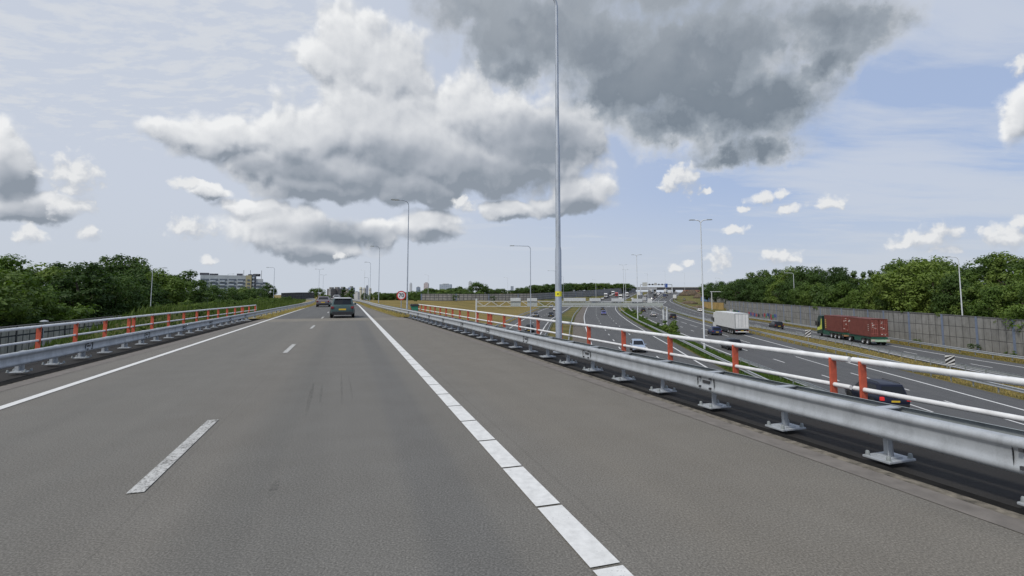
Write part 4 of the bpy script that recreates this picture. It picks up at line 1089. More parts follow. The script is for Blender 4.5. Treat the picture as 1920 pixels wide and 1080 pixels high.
# far gantry
YG = 545; a_, b_ = D(1201, 545, YG), D(1260, 545, YG); root = empty('sign_gantry', (a_.x, YG, low(a_.x, YG))); zz = lambda v: D(1230, v, YG).z - root.location.z
for u in (1201, 1260): MB().box((D(u, 540, YG).x - a_.x, 0, zz(533) / 2), (.7, .7, zz(533))).build('leg', GW, root)
MB().box(((b_.x - a_.x) / 2, 0, zz(533.6)), (b_.x - a_.x, .6, .6)).build('truss_beam', GALV_D, root)
for (u0, u1, va, vb, cc) in [(1204.5, 1213.5, 529.5, 537, (.50, .51, .48)), (1216, 1219, 532, 534.8, (.06, .06, .06)), (1222, 1225, 532, 534.8, (.06, .06, .06)), (1226.5, 1231.5, 530.5, 535, (.42, .42, .40)), (1234, 1236.5, 532, 534.8, (.1, .1, .1)), (1240, 1243, 532, 534.8, (.12, .12, .14)), (1246, 1251.5, 531.8, 539, (.04, .09, .32))]:
    x0, x1 = D(u0, 540, YG).x - a_.x, D(u1, 540, YG).x - a_.x
    MB().box(((x0 + x1) / 2, -.5, (zz(va) + zz(vb)) / 2), (x1 - x0, .3, zz(va) - zz(vb))).build('sign_panel', M('far_sign', cc, .5, 0, .05), root)
tag(root, 'far sign gantry with small dark panels and one blue sign', 'sign gantry')
# overpass beyond
YO = 660; x0, x1 = D(1186, 540, YO).x, D(1316, 540, YO).x; zf = lambda v: D(1240, v, YO).z
root = empty('overpass', ((x0 + x1) / 2, YO, 3.6)); ww = x1 - x0
MB().box((0, 0, zf(541.5) - 3.6), (ww, 9, zf(539.2) - zf(543.5))).build('deck', M('overpass_dark', (.055, .055, .06), .8), root)
MB().box((0, -4.6, zf(539.0) - 3.6), (ww, .25, .9)).build('parapet', CONC, root)
for u in (1190, 1228, 1264, 1300): MB().box((D(u, 540, YO).x - root.location.x, 0, (zf(543.5) - 3.6) / 2 - .5), (1.6, 6, zf(543.5) - 3.6 + 1)).build('pier', CONC, root)
tag(root, 'low dark overpass crossing the motorway at the horizon', 'overpass')
MB_ = MB()
u_ = D(1214, 543, 600); root = empty('barrier_screen', (u_.x, 600, 3.4)); MB().box((0, 0, D(0, 539.5, 600).z - 3.4 - .9), (22, .4, 2.6)).build('panel', M('screen_white', (.36, .37, .38), .6), root); MB().box((0, .3, .5), (20, .3, 1.0)).build('base', CONC, root)
tag(root, 'pale screen wall left of the far overpass', 'screen wall')
# white portal frame and blue site
Yp = 250; root = empty('portal_frame', (D(1334.5, 560, Yp).x, Yp, H(D(1334.5, 560, Yp).x, Yp))); hp = D(0, 547.5, Yp).z - root.location.z; wp_ = D(1352.5, 560, Yp).x - root.location.x
for x in (0,): MB().box((x, 0, hp / 2), (.35, .35, hp)).build('leg', GW, root)
MB().box((wp_ / 2 + .2, 0, hp + .18), (wp_ + 1.6, .4, .34)).build('beam', GW, root)
tag(root, 'small white portal frame before the dark trees on the right', 'portal frame')
# ---- buildings
def m_facade(name, wall, win, bw, bh, mortar=.35, alt=None):
    m, nt, bs = base(name); uv = coord(nt, 'UV'); bt = nd(nt, 'ShaderNodeTexBrick'); bt.offset = 0
    for k_, v_ in (('Scale', 1), ('Brick Width', bw), ('Row Height', bh), ('Mortar Size', mortar), ('Mortar Smooth', 0), ('Bias', 0)): bt.inputs[k_].default_value = v_
    bt.inputs['Color1'].default_value = (*win, 1); bt.inputs['Color2'].default_value = (*(alt or tuple(x * 1.6 for x in win)), 1); bt.inputs['Mortar'].default_value = (*wall, 1)
    nt.links.new(uv, bt.inputs['Vector']); f = noise(nt, coord(nt, 'World'), .12, 4)
    nt.links.new(mixc(nt, .5, bt.outputs['Color'], ramp(nt, f, [(.3, tuple(x * .75 for x in wall)), (.7, wall)]), 'MIX') if False else bt.outputs['Color'], bs.inputs['Base Color'])
    bs.inputs['Roughness'].default_value = .6; return m
def block(root, x0, y0, w, d, h, m, name='wall', z=0):
    q = MB(); q.uv = []
    P4 = [(x0, y0), (x0 + w, y0), (x0 + w, y0 + d), (x0, y0 + d)]; u = 0
    for i in range(4):
        a, b_ = P4[i], P4[(i + 1) % 4]; l = math.hypot(b_[0] - a[0], b_[1] - a[1]); n = len(q.v)
        q.v += [(*a, z), (*b_, z), (*b_, z + h), (*a, z + h)]; q.uv += [(u, 0), (u + l, 0), (u + l, h), (u, h)]; q.f.append((n, n + 1, n + 2, n + 3)); u += l
    n = len(q.v); q.v += [(*p, z + h) for p in P4]; q.uv += [(0, 0)] * 4; q.f.append((n, n + 1, n + 2, n + 3))
    return q.build(name, m, root, fixn=False)
# apartment block built bay by bay
Yb = 400
def apartments():
    xa = D(374, 520, Yb).x; rot = math.radians(25); root = empty('apartment_block', (xa, Yb, ZLOW), rot); h = D(374, 515.5, Yb).z - ZLOW
    cw = M('apartment_concrete', (.40, .43, .46), .8, 0, .15, .2); ws_ = M('apartment_window', (.11, .13, .16), .25); wp2 = M('balcony_panel', (.46, .50, .55), .5, 0, .35, .12); wy = M('yellow_stair_tower', (.40, .36, .22), .7); dk = M('dark_stair', (.07, .07, .085), .6)
    def at_l(u):
        r_u = (u - CU) / F * CP; c_, s_ = math.cos(rot), math.sin(rot)      # x = r y on the facade line
        return (r_u * Yb - xa) / (c_ - r_u * s_)
    us = [374, 460, 470.5, 478.5, 492, 501]; ls = [at_l(u) for u in us]; tot = ls[-1]
    bays = [(ls[0] / tot, (ls[1] - ls[0]) / tot, 0, h), (ls[1] / tot, (ls[2] - ls[1]) / tot, -1, h + .2), (ls[2] / tot, (ls[3] - ls[2]) / tot, .5, h + 1), (ls[3] / tot, (ls[4] - ls[3]) / tot, 1, h - 2.6), (ls[4] / tot, (ls[5] - ls[4]) / tot, 2, h - 5.0)]
    fl = 2.85
    for i, (f0, fw, dy, hh_) in enumerate(bays):
        x0, w = tot * f0, tot * fw
        MB().box((x0 + w / 2, dy + 6, hh_ / 2), (w - .05, 12, hh_)).build('wall', wy if i == 1 else cw if i != 2 else dk, root)
        if i in (1,):
            for k in range(int(hh_ / fl)): MB().box((x0 + w / 2, dy - .1, 1.6 + k * fl), (w * .5, .3, 1.3)).build('window', ws_, root)
            continue
        nb = max(1, round(w / 6.2))
        for b2 in range(nb):
            cx = x0 + w * (b2 + .5) / nb
            q = MB(); q2 = MB()
            for k in range(int(hh_ / fl)):
                q.box((cx, dy - .06, 1.75 + k * fl), (w / nb * .86, .22, 1.45))
                q2.box((cx - w / nb * .12, dy - .5, .72 + k * fl), (w / nb * .58, 1.1, .95))
            q.build('window_band', ws_, root); q2.build('balcony', wp2, root)
    q = MB(); r = random.Random(4)
    for k in range(9): q.box((tot * r.uniform(.02, .9), 5, h + .6), (r.uniform(2, 5), 4, r.uniform(1.0, 2.2)))
    q.box((tot * .06, 4, h + .9), (6, 5, 1.8)); q.build('roof_housing', dk, root)
    for k in (.63, .73, .9): MB().tube([(tot * k, 4, h - 4), (tot * k, 4, h + 4.5)], .14, 6).build('antenna', DARKSTEEL, root)
    return tag(root, 'long grey apartment block with balconies behind the left trees', 'apartment block')
apartments()
def tower(u0, u1, vt, Y, name, label, wall, win, bw=4, bh=3.3, mort=.6, cat='tower', d=None, dome=False, vb=None, extra=None):
    p0, p1 = D(u0, vt, Y), D(u1, vt, Y); z = -6 if vb is None else D(u0, vb, Y).z; root = empty(name, (p0.x, Y, z)); w = p1.x - p0.x; h = p0.z - z
    f = m_facade('facade', wall, win, bw, bh, mort)
    block(root, 0, 0, w, d or w, h, f)
    if extra == 'crown':
        block(root, w * .15, 1, w * .7, w * .7, h * .06, f, 'upper_storey', h); block(root, w * .3, 2, w * .4, w * .4, h * .035, f, 'upper_storey', h * 1.06)
    elif extra == 'mast': MB().tube([(w / 2, w / 2, h), (w / 2, w / 2, h * 1.35)], [.5, .2], 6).build('mast', GALV, root); MB().box((w / 2, w / 2, h + 1), (w * .5, w * .5, 2)).build('roof_housing', CONC, root)
    elif extra == 'step': block(root, -w * .9, 1, w * .9, w, h * .62, f, 'lower_wing')
    else: MB().box((w * .5, (d or w) * .5, h + .9), (w * .5, (d or w) * .5, 1.8)).build('roof_housing', CONC, root)
    return tag(root, label, cat)
PW = (.40, .44, .50)
tower(794.5, 803, 531.5, 1500, 'tower_block', 'pinkish grey tower rising over the trees left of the far field', (.44, .40, .42), (.24, .22, .25), 5, 4, 1.2, extra='crown')
tower(780.5, 787, 538.5, 1500, 'tower_block', 'small blue grey tower left of the pinkish one', (.20, .25, .33), (.12, .16, .23), 5, 4, 1.0)
tower(768, 772, 532, 1600, 'tower_block', 'slim pale tower right behind the speed sign lamp post', (.45, .48, .53), (.3, .34, .4), 6, 4, 1.4, extra='crown')
tower(824, 846, 533, 1500, 'office_slab', 'wide pale blue office slab above the trees', (.33, .38, .45), (.18, .23, .31), 6, 4.5, 1.1, 'office building', d=20)
tower(878.5, 884.5, 529, 1500, 'tower_block', 'pale stepped tower beside the big dark tree', (.46, .49, .53), (.3, .34, .39), 5, 4, 1.2, extra='crown')
tower(957.5, 963, 536.5, 1600, 'tower_block', 'blue grey twin tower with a lower wing on the skyline', (.27, .31, .38), (.17, .21, .27), 5, 4, 1.0, extra='step')
tower(652, 659, 539, 700, 'office_building', 'blue white office building behind the dark conifers ahead', (.36, .40, .50), (.14, .18, .28), 4, 3.5, .5, 'office building', d=16)
tower(613.5, 622, 541.5, 560, 'office_building', 'dark brown office building with a pale stripe, leftmost at the road end', (.10, .09, .09), (.05, .05, .055), 3, 3.2, .5, 'office building', d=14)
tower(616, 619.5, 541.8, 557, 'stair_tower', 'pale stair tower on the dark brown office building', (.38, .38, .38), (.25, .25, .26), 3, 3.2, .5, 'stair tower', d=3)
tower(622.5, 634, 541, 575, 'office_building', 'grey brown office building second from left at the road end', (.13, .12, .12), (.045, .05, .06), 3, 3.2, .5, 'office building', d=14)
tower(634.5, 644, 540.5, 590, 'office_building', 'blue grey office building with white upper band at the road end', (.26, .29, .38), (.08, .10, .17), 3, 3.2, .6, 'office building', d=14)
tower(644, 651, 544.5, 520, 'office_building', 'low pale office building beneath the blue white one', (.34, .32, .27), (.1, .1, .1), 3, 3, .8, 'office building', d=10)
for u0, u1, vt, lab, col in [(674, 679.5, 538.5, 'cream silo left of the silo group', (.50, .48, .38)), (680.5, 686, 539.5, 'cream silo in the middle of the silo group', (.46, .45, .40)), (692, 696.5, 540, 'cream silo right of the silo group', (.50, .48, .38))]:
    p0, p1 = D(u0, vt, 620), D(u1, vt, 620); root = empty('silo', ((p0.x + p1.x) / 2, 620, -6)); rr = (p1.x - p0.x) / 2; h = p0.z + 6
    mcol = M('silo_cream', col, .6, 0, .08, .3)
    MB().lathe([(rr, 0), (rr, h * .88), (rr * .8, h), (.01, h + .3)], (0, 0, 0), 'z', 18).build('shell', mcol, root, 'auto')
    MB().lathe([(rr * 1.03, h * .80), (rr * 1.03, h * .86), (rr * .98, h * .86)], (0, 0, 0), 'z', 18).build('band', GALV_D, root, 'auto')
    tag(root, lab, 'silo')
p0 = D(688.5, 536, 620); root = empty('silo_tower', (p0.x, 620, -6)); MB().box((0, 0, (p0.z + 6) / 2), (2.2, 2.2, p0.z + 6)).build('shaft', M('tower_blue_grey', (.22, .25, .32), .6), root); MB().box((0, 0, p0.z + 6.4), (1.2, 1.2, 1.2)).build('top', GALV_D, root)
tag(root, 'blue grey elevator tower between the cream silos', 'silo tower')
for u0, u1, vt, Y, lab in [(664, 671, 548, 600, 'low white shed left of the silos'), (700, 704, 553, 450, 'tiny white shed at the tree foot right of the silos')]:
    p0, p1 = D(u0, vt, Y), D(u1, vt, Y); root = empty('shed', (p0.x, Y, -6)); w = p1.x - p0.x
    MB().box((w / 2, 4, (p0.z + 6) / 2), (w, 8, p0.z + 6)).build('wall', M('shed_white', (.55, .56, .57), .6), root); MB().prism([(0, 0, p0.z + 6.003), (w, 0, p0.z + 6.003), (w / 2, 0, p0.z + 7.2)], (0, 8, 0)).build('roof', GALV_D, root); tag(root, lab, 'shed')
# low houses at the crest on the right of the overpass
HB = M('house_brick', (.26, .14, .10), .8, 0, .2, .4); HR = M('house_roof', (.22, .09, .06), .8, 0, .2, .4)
for k, (u, Y) in enumerate([(1288, 760), (1299, 790), (1309, 740)]):
    q = D(u, 543.5, Y); root = empty('house', (q.x, Y, 3)); hh2 = q.z - 3; w = 9
    MB().box((0, 0, hh2 / 2), (w, 8, hh2)).build('wall', HB, root); MB().prism([(-w / 2, -4.2, hh2 + .003), (w / 2, -4.2, hh2 + .003), (w / 2, 0, hh2 + 3.2), (-w / 2, 0, hh2 + 3.2)], (0, .3, 0)).build('roof', HR, root)
    MB().box((-1.5, -4.05, hh2 * .55), (1.6, .1, 1.4)).build('window', GLASS, root)
    tag(root, ['red roofed house at the crest, left of three', 'red roofed house at the crest, middle of three', 'red roofed house at the crest, right of three'][k], 'house')
# ================================================================== vegetation
def leaf_np(cent, nrm, size, rng):
    n = len(cent); a = rng.normal(size=(n, 3)); a -= nrm * (a * nrm).sum(1, keepdims=True); a /= np.linalg.norm(a, axis=1, keepdims=True) + 1e-9
    b = np.cross(nrm, a); s = size * rng.uniform(.6, 1.35, (n, 1)); w = s * rng.uniform(.45, .75, (n, 1)); bend = nrm * s * rng.uniform(-.25, .25, (n, 1))
    v = np.stack([cent - a * s * .55, cent + b * w * .5 + bend, cent + a * s * .55, cent - b * w * .5 + bend], 1).reshape(-1, 3); return v
def quads_mesh(name, v, m):
    n = len(v) // 4; me = bpy.data.meshes.new(name); me.vertices.add(len(v)); me.vertices.foreach_set('co', v.astype(np.float32).ravel())
    me.loops.add(n * 4); me.loops.foreach_set('vertex_index', np.arange(n * 4, dtype=np.int32)); me.polygons.add(n)
    me.polygons.foreach_set('loop_start', np.arange(0, n * 4, 4, dtype=np.int32)); me.polygons.foreach_set('loop_total', np.full(n, 4, np.int32))
    me.materials.append(m); me.update(); me.validate(); return me
def crown_v(seed, rx, rz, zc, ncl, nl, size, shape='round'):
    rng = np.random.default_rng(seed); out = []
    d = rng.normal(size=(ncl, 3)); d /= np.linalg.norm(d, axis=1, keepdims=True)
    rad = rng.uniform(.35, 1.0, ncl) ** .55; rad[: ncl // 4] *= rng.uniform(.9, 1.15, ncl // 4)
    c = d * rad[:, None] * np.array([rx, rx, rz])
    if shape == 'cone': c[:, :2] *= (1 - (c[:, 2:3] / rz + 1) * .38)
    if shape == 'poplar': c[:, :2] *= .9
    c[:, 2] += zc
    for i in range(ncl):
        rc = rx * rng.uniform(.20, .40); n = int(nl * rng.uniform(.7, 1.3)); e = rng.normal(size=(n, 3)); e /= np.linalg.norm(e, axis=1, keepdims=True)
        p = c[i] + e * (rc * rng.uniform(.45, 1.05, (n, 1))) * np.array([1, 1, .72])
        q = e * .85 + rng.normal(size=(n, 3)) * .32 + np.array([0, 0, .35]); q /= np.linalg.norm(q, axis=1, keepdims=True)
        out.append(leaf_np(p, q, size, rng))
    return np.concatenate(out)
def make_tree(seed, h, rx, m, ncl=46, nl=80, size=.55, shape='round', low_=.16):
    """unit tree of height h; crown from low_*h to h"""
    root = empty('tree', (0, 0, -200)); r = random.Random(seed); zc = h * (1 + low_) / 2; rz = h * (1 - low_) / 2 * .88
    b = MB(); b.tube([(0, 0, -.4), (.1, 0, h * .2), (r.uniform(-.3, .3), r.uniform(-.3, .3), h * .5), (r.uniform(-.5, .5), r.uniform(-.5, .5), h * .8)], [h * .028, h * .022, h * .014, h * .005], 8)
    for k in range(7):
        a = r.uniform(0, 6.28); z = h * r.uniform(.2, .6); l = rx * r.uniform(.5, .85)
        b.tube([(0, 0, z), (math.cos(a) * l * .5, math.sin(a) * l * .5, z + l * .35), (math.cos(a) * l, math.sin(a) * l, z + l * .8)], [h * .011, h * .007, h * .003], 6)
    b.build('trunk', BARK, root, 'auto')
    o = bpy.data.objects.new('crown', quads_mesh('crown', crown_v(seed, rx, rz, zc, ncl, nl, size, shape), m)); COL.objects.link(o); o.parent = root
    return root
PROTO = {}
specs = {'a': (14, 4.6, LEAF, 60, 110, .46), 'b': (14, 5.4, LEAF, 66, 110, .48), 'c': (13, 4.2, LEAF_L, 54, 110, .42), 'd': (14, 4.8, LEAF_D, 60, 110, .48), 'e': (12, 5.2, LEAF_D, 60, 110, .46), 'f': (15, 3.4, LEAF, 60, 90, .42)}
for k, (h, rx, m, ncl, nl, sz) in specs.items(): PROTO[k] = make_tree(hash(k) % 97 + ord(k), h, rx, m, ncl, nl, sz)
PROTO['p'] = make_tree(31, 16, 2.6, LEAF_D, 40, 90, .45, 'cone', .08)
PROTO['q'] = make_tree(77, 12, 5.6, LEAF_D, 40, 60, .75)
PROTO['r'] = make_tree(78, 12, 6.2, LEAF_D, 44, 60, .75); PROTO['l'] = make_tree(91, 10, 5, LEAF, 40, 60, .7)
HT = {'a': 14, 'b': 14, 'c': 13, 'd': 14, 'e': 12, 'f': 15, 'p': 16, 'q': 12, 'r': 12, 'l': 10}
USED = set()
def tree(k, x, y, h, label, group, wide=1.0, z=None):
    zz = H(x, y) - .1 if z is None else z; s = h / HT[k]; rz = rnd.uniform(0, 6.28)
    if k not in USED: o = PROTO[k]; USED.add(k); o.location = (x, y, zz); o.rotation_euler = (0, 0, rz); o.scale = (s * wide, s * wide, s)
    else: o = copy_tree(PROTO[k], (x, y, zz), rz, (s * wide, s * wide, s))
    return tag(o, label, 'tree', group)
ORD = ['first', 'second', 'third', 'fourth', 'fifth', 'sixth', 'seventh', 'eighth', 'ninth', 'tenth', 'eleventh', 'twelfth', 'thirteenth', 'fourteenth', 'fifteenth', 'sixteenth', 'seventeenth', 'eighteenth', 'nineteenth', 'twentieth'] + ['twenty ' + x for x in ('first', 'second', 'third', 'fourth', 'fifth', 'sixth', 'seventh', 'eighth', 'ninth')]
def top_at(u, v, Y): t = D(u, v, Y); return t.x, Y, t.z - H(t.x, Y)
GRW = 'trees of the wood behind the right noise barrier'
# front row: (u, v_top, Y, kind, wide)
front = [(1950, 498, 64, 'c', 1.1), (1912, 520, 70, 'a', .9), (1868, 534, 72, 'c', 1.0), (1838, 520, 80, 'a', 1.0), (1792, 512, 84, 'b', .9), (1752, 500, 90, 'a', 1.1), (1712, 484, 96, 'b', 1.15), (1680, 500, 100, 'a', .95), (1655, 520, 104, 'c', .85),
         (1628, 524, 112, 'a', 1), (1600, 540, 116, 'c', .9), (1578, 525, 124, 'c', .95), (1556, 532, 128, 'l', .9), (1532, 529, 136, 'b', 1.0), (1508, 528, 140, 'b', .95), (1484, 520, 150, 'd', 1.05), (1462, 522, 158, 'a', 1.0), (1440, 520, 170, 'd', 1.05), (1418, 520, 185, 'd', 1.05), (1398, 522, 200, 'd', 1.0), (1378, 527, 215, 'd', 1.1)]
KW = {'a': 'green', 'b': 'broad', 'c': 'light green', 'd': 'dark', 'l': 'low light green', 'e': 'dark', 'f': 'slim ragged', 'p': 'pointed dark', 'q': 'dark', 'r': 'dark'}
for i, (u, v, Y, k, w) in enumerate(front):
    x, y, h = top_at(u, v, Y); tree(k, x, y, h, f'{KW[k]} tree, {ORD[i]} crown from the right just behind the right noise barrier', GRW, w)
back = [(1990, 470, 80, 'b', 1), (1925, 472, 84, 'f', 1.0), (1886, 464, 88, 'f', .95), (1858, 466, 92, 'f', 1.0), (1822, 484, 96, 'a', .9), (1786, 488, 104, 'd', 1.0), (1752, 480, 110, 'b', 1.0), (1722, 478, 116, 'a', 1), (1690, 484, 120, 'b', .95), (1664, 496, 126, 'd', 1.0),
        (1648, 499, 150, 'p', .9), (1632, 497, 150, 'p', 1), (1618, 500, 156, 'p', .9), (1600, 498, 158, 'p', 1), (1582, 499, 160, 'd', .9), (1560, 500, 166, 'd', 1.0), (1534, 499, 172, 'b', 1.0), (1510, 497, 178, 'd', 1.1), (1486, 499, 186, 'b', 1.05), (1462, 503, 196, 'd', 1.0), (1440, 502, 206, 'p', 1.3), (1425, 505, 215, 'd', 1.1), (1405, 510, 230, 'd', 1.1), (1384, 518, 250, 'e', 1.0), (1362, 523, 275, 'e', 1), (1342, 526, 300, 'e', 1), (1326, 529, 330, 'e', .9)]
for i, (u, v, Y, k, w) in enumerate(back):
    x, y, h = top_at(u, v, Y); tree(k, x, y, h, f'{KW[k]} tree, {ORD[i]} treetop from the right along the right wood', GRW, w)
GLW = 'trees behind the left noise barrier'
leftt = [(-60, 500, 60, 'e', 1.25, 'dark spreading tree cut by the left edge'), (28, 518, 68, 'b', 1.15, 'dark round tree nearest the left edge, in the front row'), (150, 500, 86, 'd', 1.3, 'large dark round tree over the second red post on the left'), (215, 520, 94, 'e', 1.0, 'dark tree between the large one and the pale lamp post'), (262, 512, 104, 'd', 1.15, 'dark tree just left of the pale lamp post on the left'), (305, 514, 113, 'b', 1.05, 'dark tree just right of the pale lamp post on the left'), (348, 516, 128, 'd', 1.25, 'dark round tree before the left end of the apartment block'), (388, 532, 145, 'e', 1.0, 'low dark tree in front of the apartment block, left one'), (425, 538, 160, 'e', 1.2, 'low dark tree in front of the apartment block, middle one'),
         (458, 541, 178, 'l', 1.15, 'small green tree under the yellow stair tower'), (482, 541, 172, 'e', 1.0, 'bushy tree under the right end of the apartment block'), (504, 533, 185, 'd', .95, 'slim dark tree at the right end of the apartment block'),
         (20, 486, 92, 'c', 1.25, 'light green ragged treetop at the left edge, back row'), (75, 498, 98, 'a', 1.2, 'light treetop second from the left edge, back row'), (120, 502, 106, 'd', 1.1, 'treetop behind the large dark round tree'), (212, 490, 120, 'd', .9, 'tall dark treetop left of the highest one on the left'), (240, 487, 122, 'd', .95, 'highest dark treetop on the left side'), (268, 491, 124, 'd', .9, 'tall dark treetop right of the highest one on the left'), (-30, 495, 96, 'a', 1.2, 'treetop at the outer left, back row'), (178, 498, 118, 'e', 1.1, 'back row treetop above the large dark round tree'), (310, 520, 138, 'e', 1, 'back row treetop behind the pale lamp post')]
for u, v, Y, k, w, lab in leftt:
    x, y, h = top_at(u, v - (11 if u < 360 else 4), Y); tree(k, x, y, h, lab, GLW, w)
# undergrowth trees closing the foot of the left row
for i, (u, v, Y) in enumerate([(0, 565, 64), (60, 568, 70), (110, 566, 78), (190, 562, 90), (245, 558, 98), (300, 554, 112), (340, 550, 126), (90, 545, 84), (-40, 560, 64)]):
    x, y, h = top_at(u, v, Y); tree('l' if i % 3 else 'e', x, y, max(h, 3), f'low bushy tree, {ORD[i]} of those filling the left tree row foot', GLW, 1.5)
# far trees
GF = 'far trees along the horizon'
far = [(587, 540, 265, 'r', .62, 'dark round tree left of the road end, left half'), (599, 539.5, 262, 'r', .72, 'dark round tree left of the road end, right half'), (645.5, 535.5, 480, 'p', 1.6, 'pointed dark tree between the office buildings'), (660, 537, 480, 'p', 1.9, 'pointed dark tree right of the blue white office'), (655, 549, 470, 'q', .9, 'low tree under the office buildings, right'), (612, 552, 430, 'l', .9, 'low tree under the office buildings, left'), (684, 549, 500, 'q', .8, 'tree before the cream silos'), (694, 552, 480, 'q', .8, 'tree right of the cream silos'),
       (896, 528.5, 420, 'r', 1.0, 'big dark round tree left of the wide far field centre'), (906, 534, 425, 'q', .9, 'dark tree right shoulder of the big round one'), (864, 537, 450, 'q', .9, 'dark tree left of the pale stepped tower')]
for u, v, Y, k, w, lab in far:
    x, y, h = top_at(u, v, Y); tree(k, x, y, h, lab, GF, w)
fl_ = [(u, 547.5 + rnd.uniform(-2, 2), 430) for u in range(704, 800, 9)] + [(u, 541 + rnd.uniform(-1.5, 2.0), 440) for u in range(800, 880, 9)] + [(u, 540 + rnd.uniform(-1, 2), 430) for u in range(914, 946, 8)] + [(u, 543.5 + rnd.uniform(-1, 1), 460) for u in range(950, 972, 9)] + [(975, 538, 450), (984, 537.5, 450)] + [(u, 533 + rnd.uniform(-2.5, 2), 455) for u in range(996, 1064, 8)] + [(u, 531.5 + rnd.uniform(-1.5, 2.5), 560) for u in range(1066, 1182, 8)] + [(u, 547 + rnd.uniform(-1, 1), 400) for u in range(790, 900, 12)]
fl_.sort(key=lambda q: q[0])
for i, (u, v, Y) in enumerate(fl_):
    x, y, h = top_at(u, v, Y + rnd.uniform(-12, 12)); tree(rnd.choice('qqrrel'), x, y, max(h, 4), f'dark far tree, {ORD[i % 29]} from left in the {["left", "middle", "right"][i // 29 if i // 29 < 3 else 2]} part of the horizon trees', GF, 1.35)
for k, o in PROTO.items():
    if k not in USED:
        for ch in list(o.children): bpy.data.objects.remove(ch)
        bpy.data.objects.remove(o)
# bushes on the far barrier foot
def bush_mesh(seed, m, n=700, size=.16):
    return quads_mesh('bush', crown_v(seed, 1.0, .8, .6, 14, n // 14, size), m)
BU = [bush_mesh(5, LEAF), bush_mesh(6, LEAF_D), bush_mesh(7, LEAF_L)]
def bush(x, y, z, s, k, label, grp=None, sz=None):
    o = bpy.data.objects.new('bush', BU[k]); COL.objects.link(o); o.location = (x, y, z); o.scale = (s, s, sz or s); o.rotation_euler = (0, 0, rnd.uniform(0, 6)); return tag(o, label, 'bush', grp)
for u, v, Y, s, lab in [(854, 562, 262, 2.0, 'dark bush before the far pale barrier, left one'), (923, 563, 268, 1.9, 'dark bush before the far pale barrier, right one'), (775, 562, 240, 3.2, 'dark bush at the left end of the far pale barrier')]:
    q = D(u, v, Y); bush(q.x, Y, q.z - .3, s, 1, lab)
GM = 'bushes on the motorway median'
for i, (u, v, s) in enumerate([(1245, 621, 1.9), (1254, 624, 2.1), (1263, 625, 1.7), (1236, 617, 1.6), (1194, 593, 1.8), (1184, 589, 1.8), (1176, 583, 1.9), (1210, 601, 1.3)]):
    q = G(u, v); bush(q.x, q.y, q.z - .2, s, 0, f'green bush on the motorway median, {ORD[i]} counted from the gantry leg outward', GM)
# left roadside shrubs beyond the bridge
i = 0
r2 = random.Random(11)
for s in np.arange(40, 135, 2.6):
    t = lerp_tab(BEAM_L, s) - r2.uniform(4.5, 11); p = R(s, t); sc_ = r2.uniform(.7, 1.25)
    bush(p.x, p.y, H(p.x, p.y) - .15, sc_, r2.choice([0, 0, 2, 2, 1]), f'leafy shrub, {ORD[i % 29]} along the left embankment {"crest near the railing end" if i < 29 else "farther along"}', 'shrubs on the left embankment', sc_ * .8); i += 1
r4 = random.Random(17)
for i, u in enumerate([1480, 1530, 1580, 1690, 1725, 1760, 1830, 1865, 1895, 1925]):
    d_ = dist_at_u(u); (pa_, ha_), _x = WR_at(d_), 0
    if i % 2: bush(pa_.x + .6, pa_.y + .2, pa_.z + ha_ - .5, r4.uniform(.8, 1.4), r4.choice([0, 2]), f'leafy bush leaning over the top of the right noise barrier, {ORD[i // 2]} from its far end', 'bushes on the right noise barrier')
    else: bush(pa_.x - .9, pa_.y, pa_.z - .1, r4.uniform(.5, .9), r4.choice([0, 1]), f'low bush at the foot of the right noise barrier, {ORD[i // 2]} from its far end', 'bushes on the right noise barrier')
EARTH = M('bare_earth', (.10, .075, .05), .95, 0, .45, .8, .8)
for i, (u, v, Y, w_, h_) in enumerate([(1284, 559.5, 470, 11, 4.2), (1298, 558.5, 480, 14, 5.0), (1310, 561, 420, 9, 3.6), (1292, 567, 330, 12, 1.8), (1310, 573, 265, 9, 1.4)]):
    q = D(u, v, Y); zq = H(q.x, Y); b = MB(); rr = random.Random(i + 40); rings = []
    for k, (rad, hz) in enumerate(((1, -.1), (.82, .35), (.55, .75), (.25, .96), (.04, 1.0))): rings.append([(w_ * .5 * rad * math.cos(a_ / 14 * 6.283) * rr.uniform(.85, 1.15), w_ * .4 * rad * math.sin(a_ / 14 * 6.283) * rr.uniform(.85, 1.15), h_ * hz * rr.uniform(.9, 1.1)) for a_ in range(14)])
    o = b.loft(rings).build('earth_heap', EARTH, None, True); o.location = (q.x, Y, zq); tag(o, f'brown earth heap right of the parallel road bend, {ORD[i]} counted from the horizon', 'earth heap', 'earth heaps at the roadworks')
# ---- grass and weeds that nobody could count
def blades(pts, hts, m, name, label, lean=.35, w=.05, seed=3):
    rng = np.random.default_rng(seed); p = np.array(pts); n = len(p); h = np.array(hts)[:, None]
    a = rng.uniform(0, 6.28, n); d = np.stack([np.cos(a), np.sin(a), np.zeros(n)], 1); e = np.stack([-np.sin(a), np.cos(a), np.zeros(n)], 1)
    tip = p + np.array([0, 0, 1.0]) * h + e * h * rng.uniform(-lean, lean, (n, 1)); md = p + np.array([0, 0, .5]) * h + e * h * .1 * rng.uniform(-1, 1, (n, 1)); ww = np.maximum(w, h * .05)
    v = np.stack([p - d * ww, md - d * ww * .1 + d * ww * 1.0, tip, md - d * ww], 1).reshape(-1, 3)
    o = bpy.data.objects.new(name, quads_mesh(name, v, m)); COL.objects.link(o); return tag(o, label, 'grass', None, 'stuff')
r3 = random.Random(21)
def scat(n, fn):
    P_, H_ = [], []
    for _ in range(n):
        q = fn()
        if q: P_.append(q[0]); H_.append(q[1])
    return P_, H_
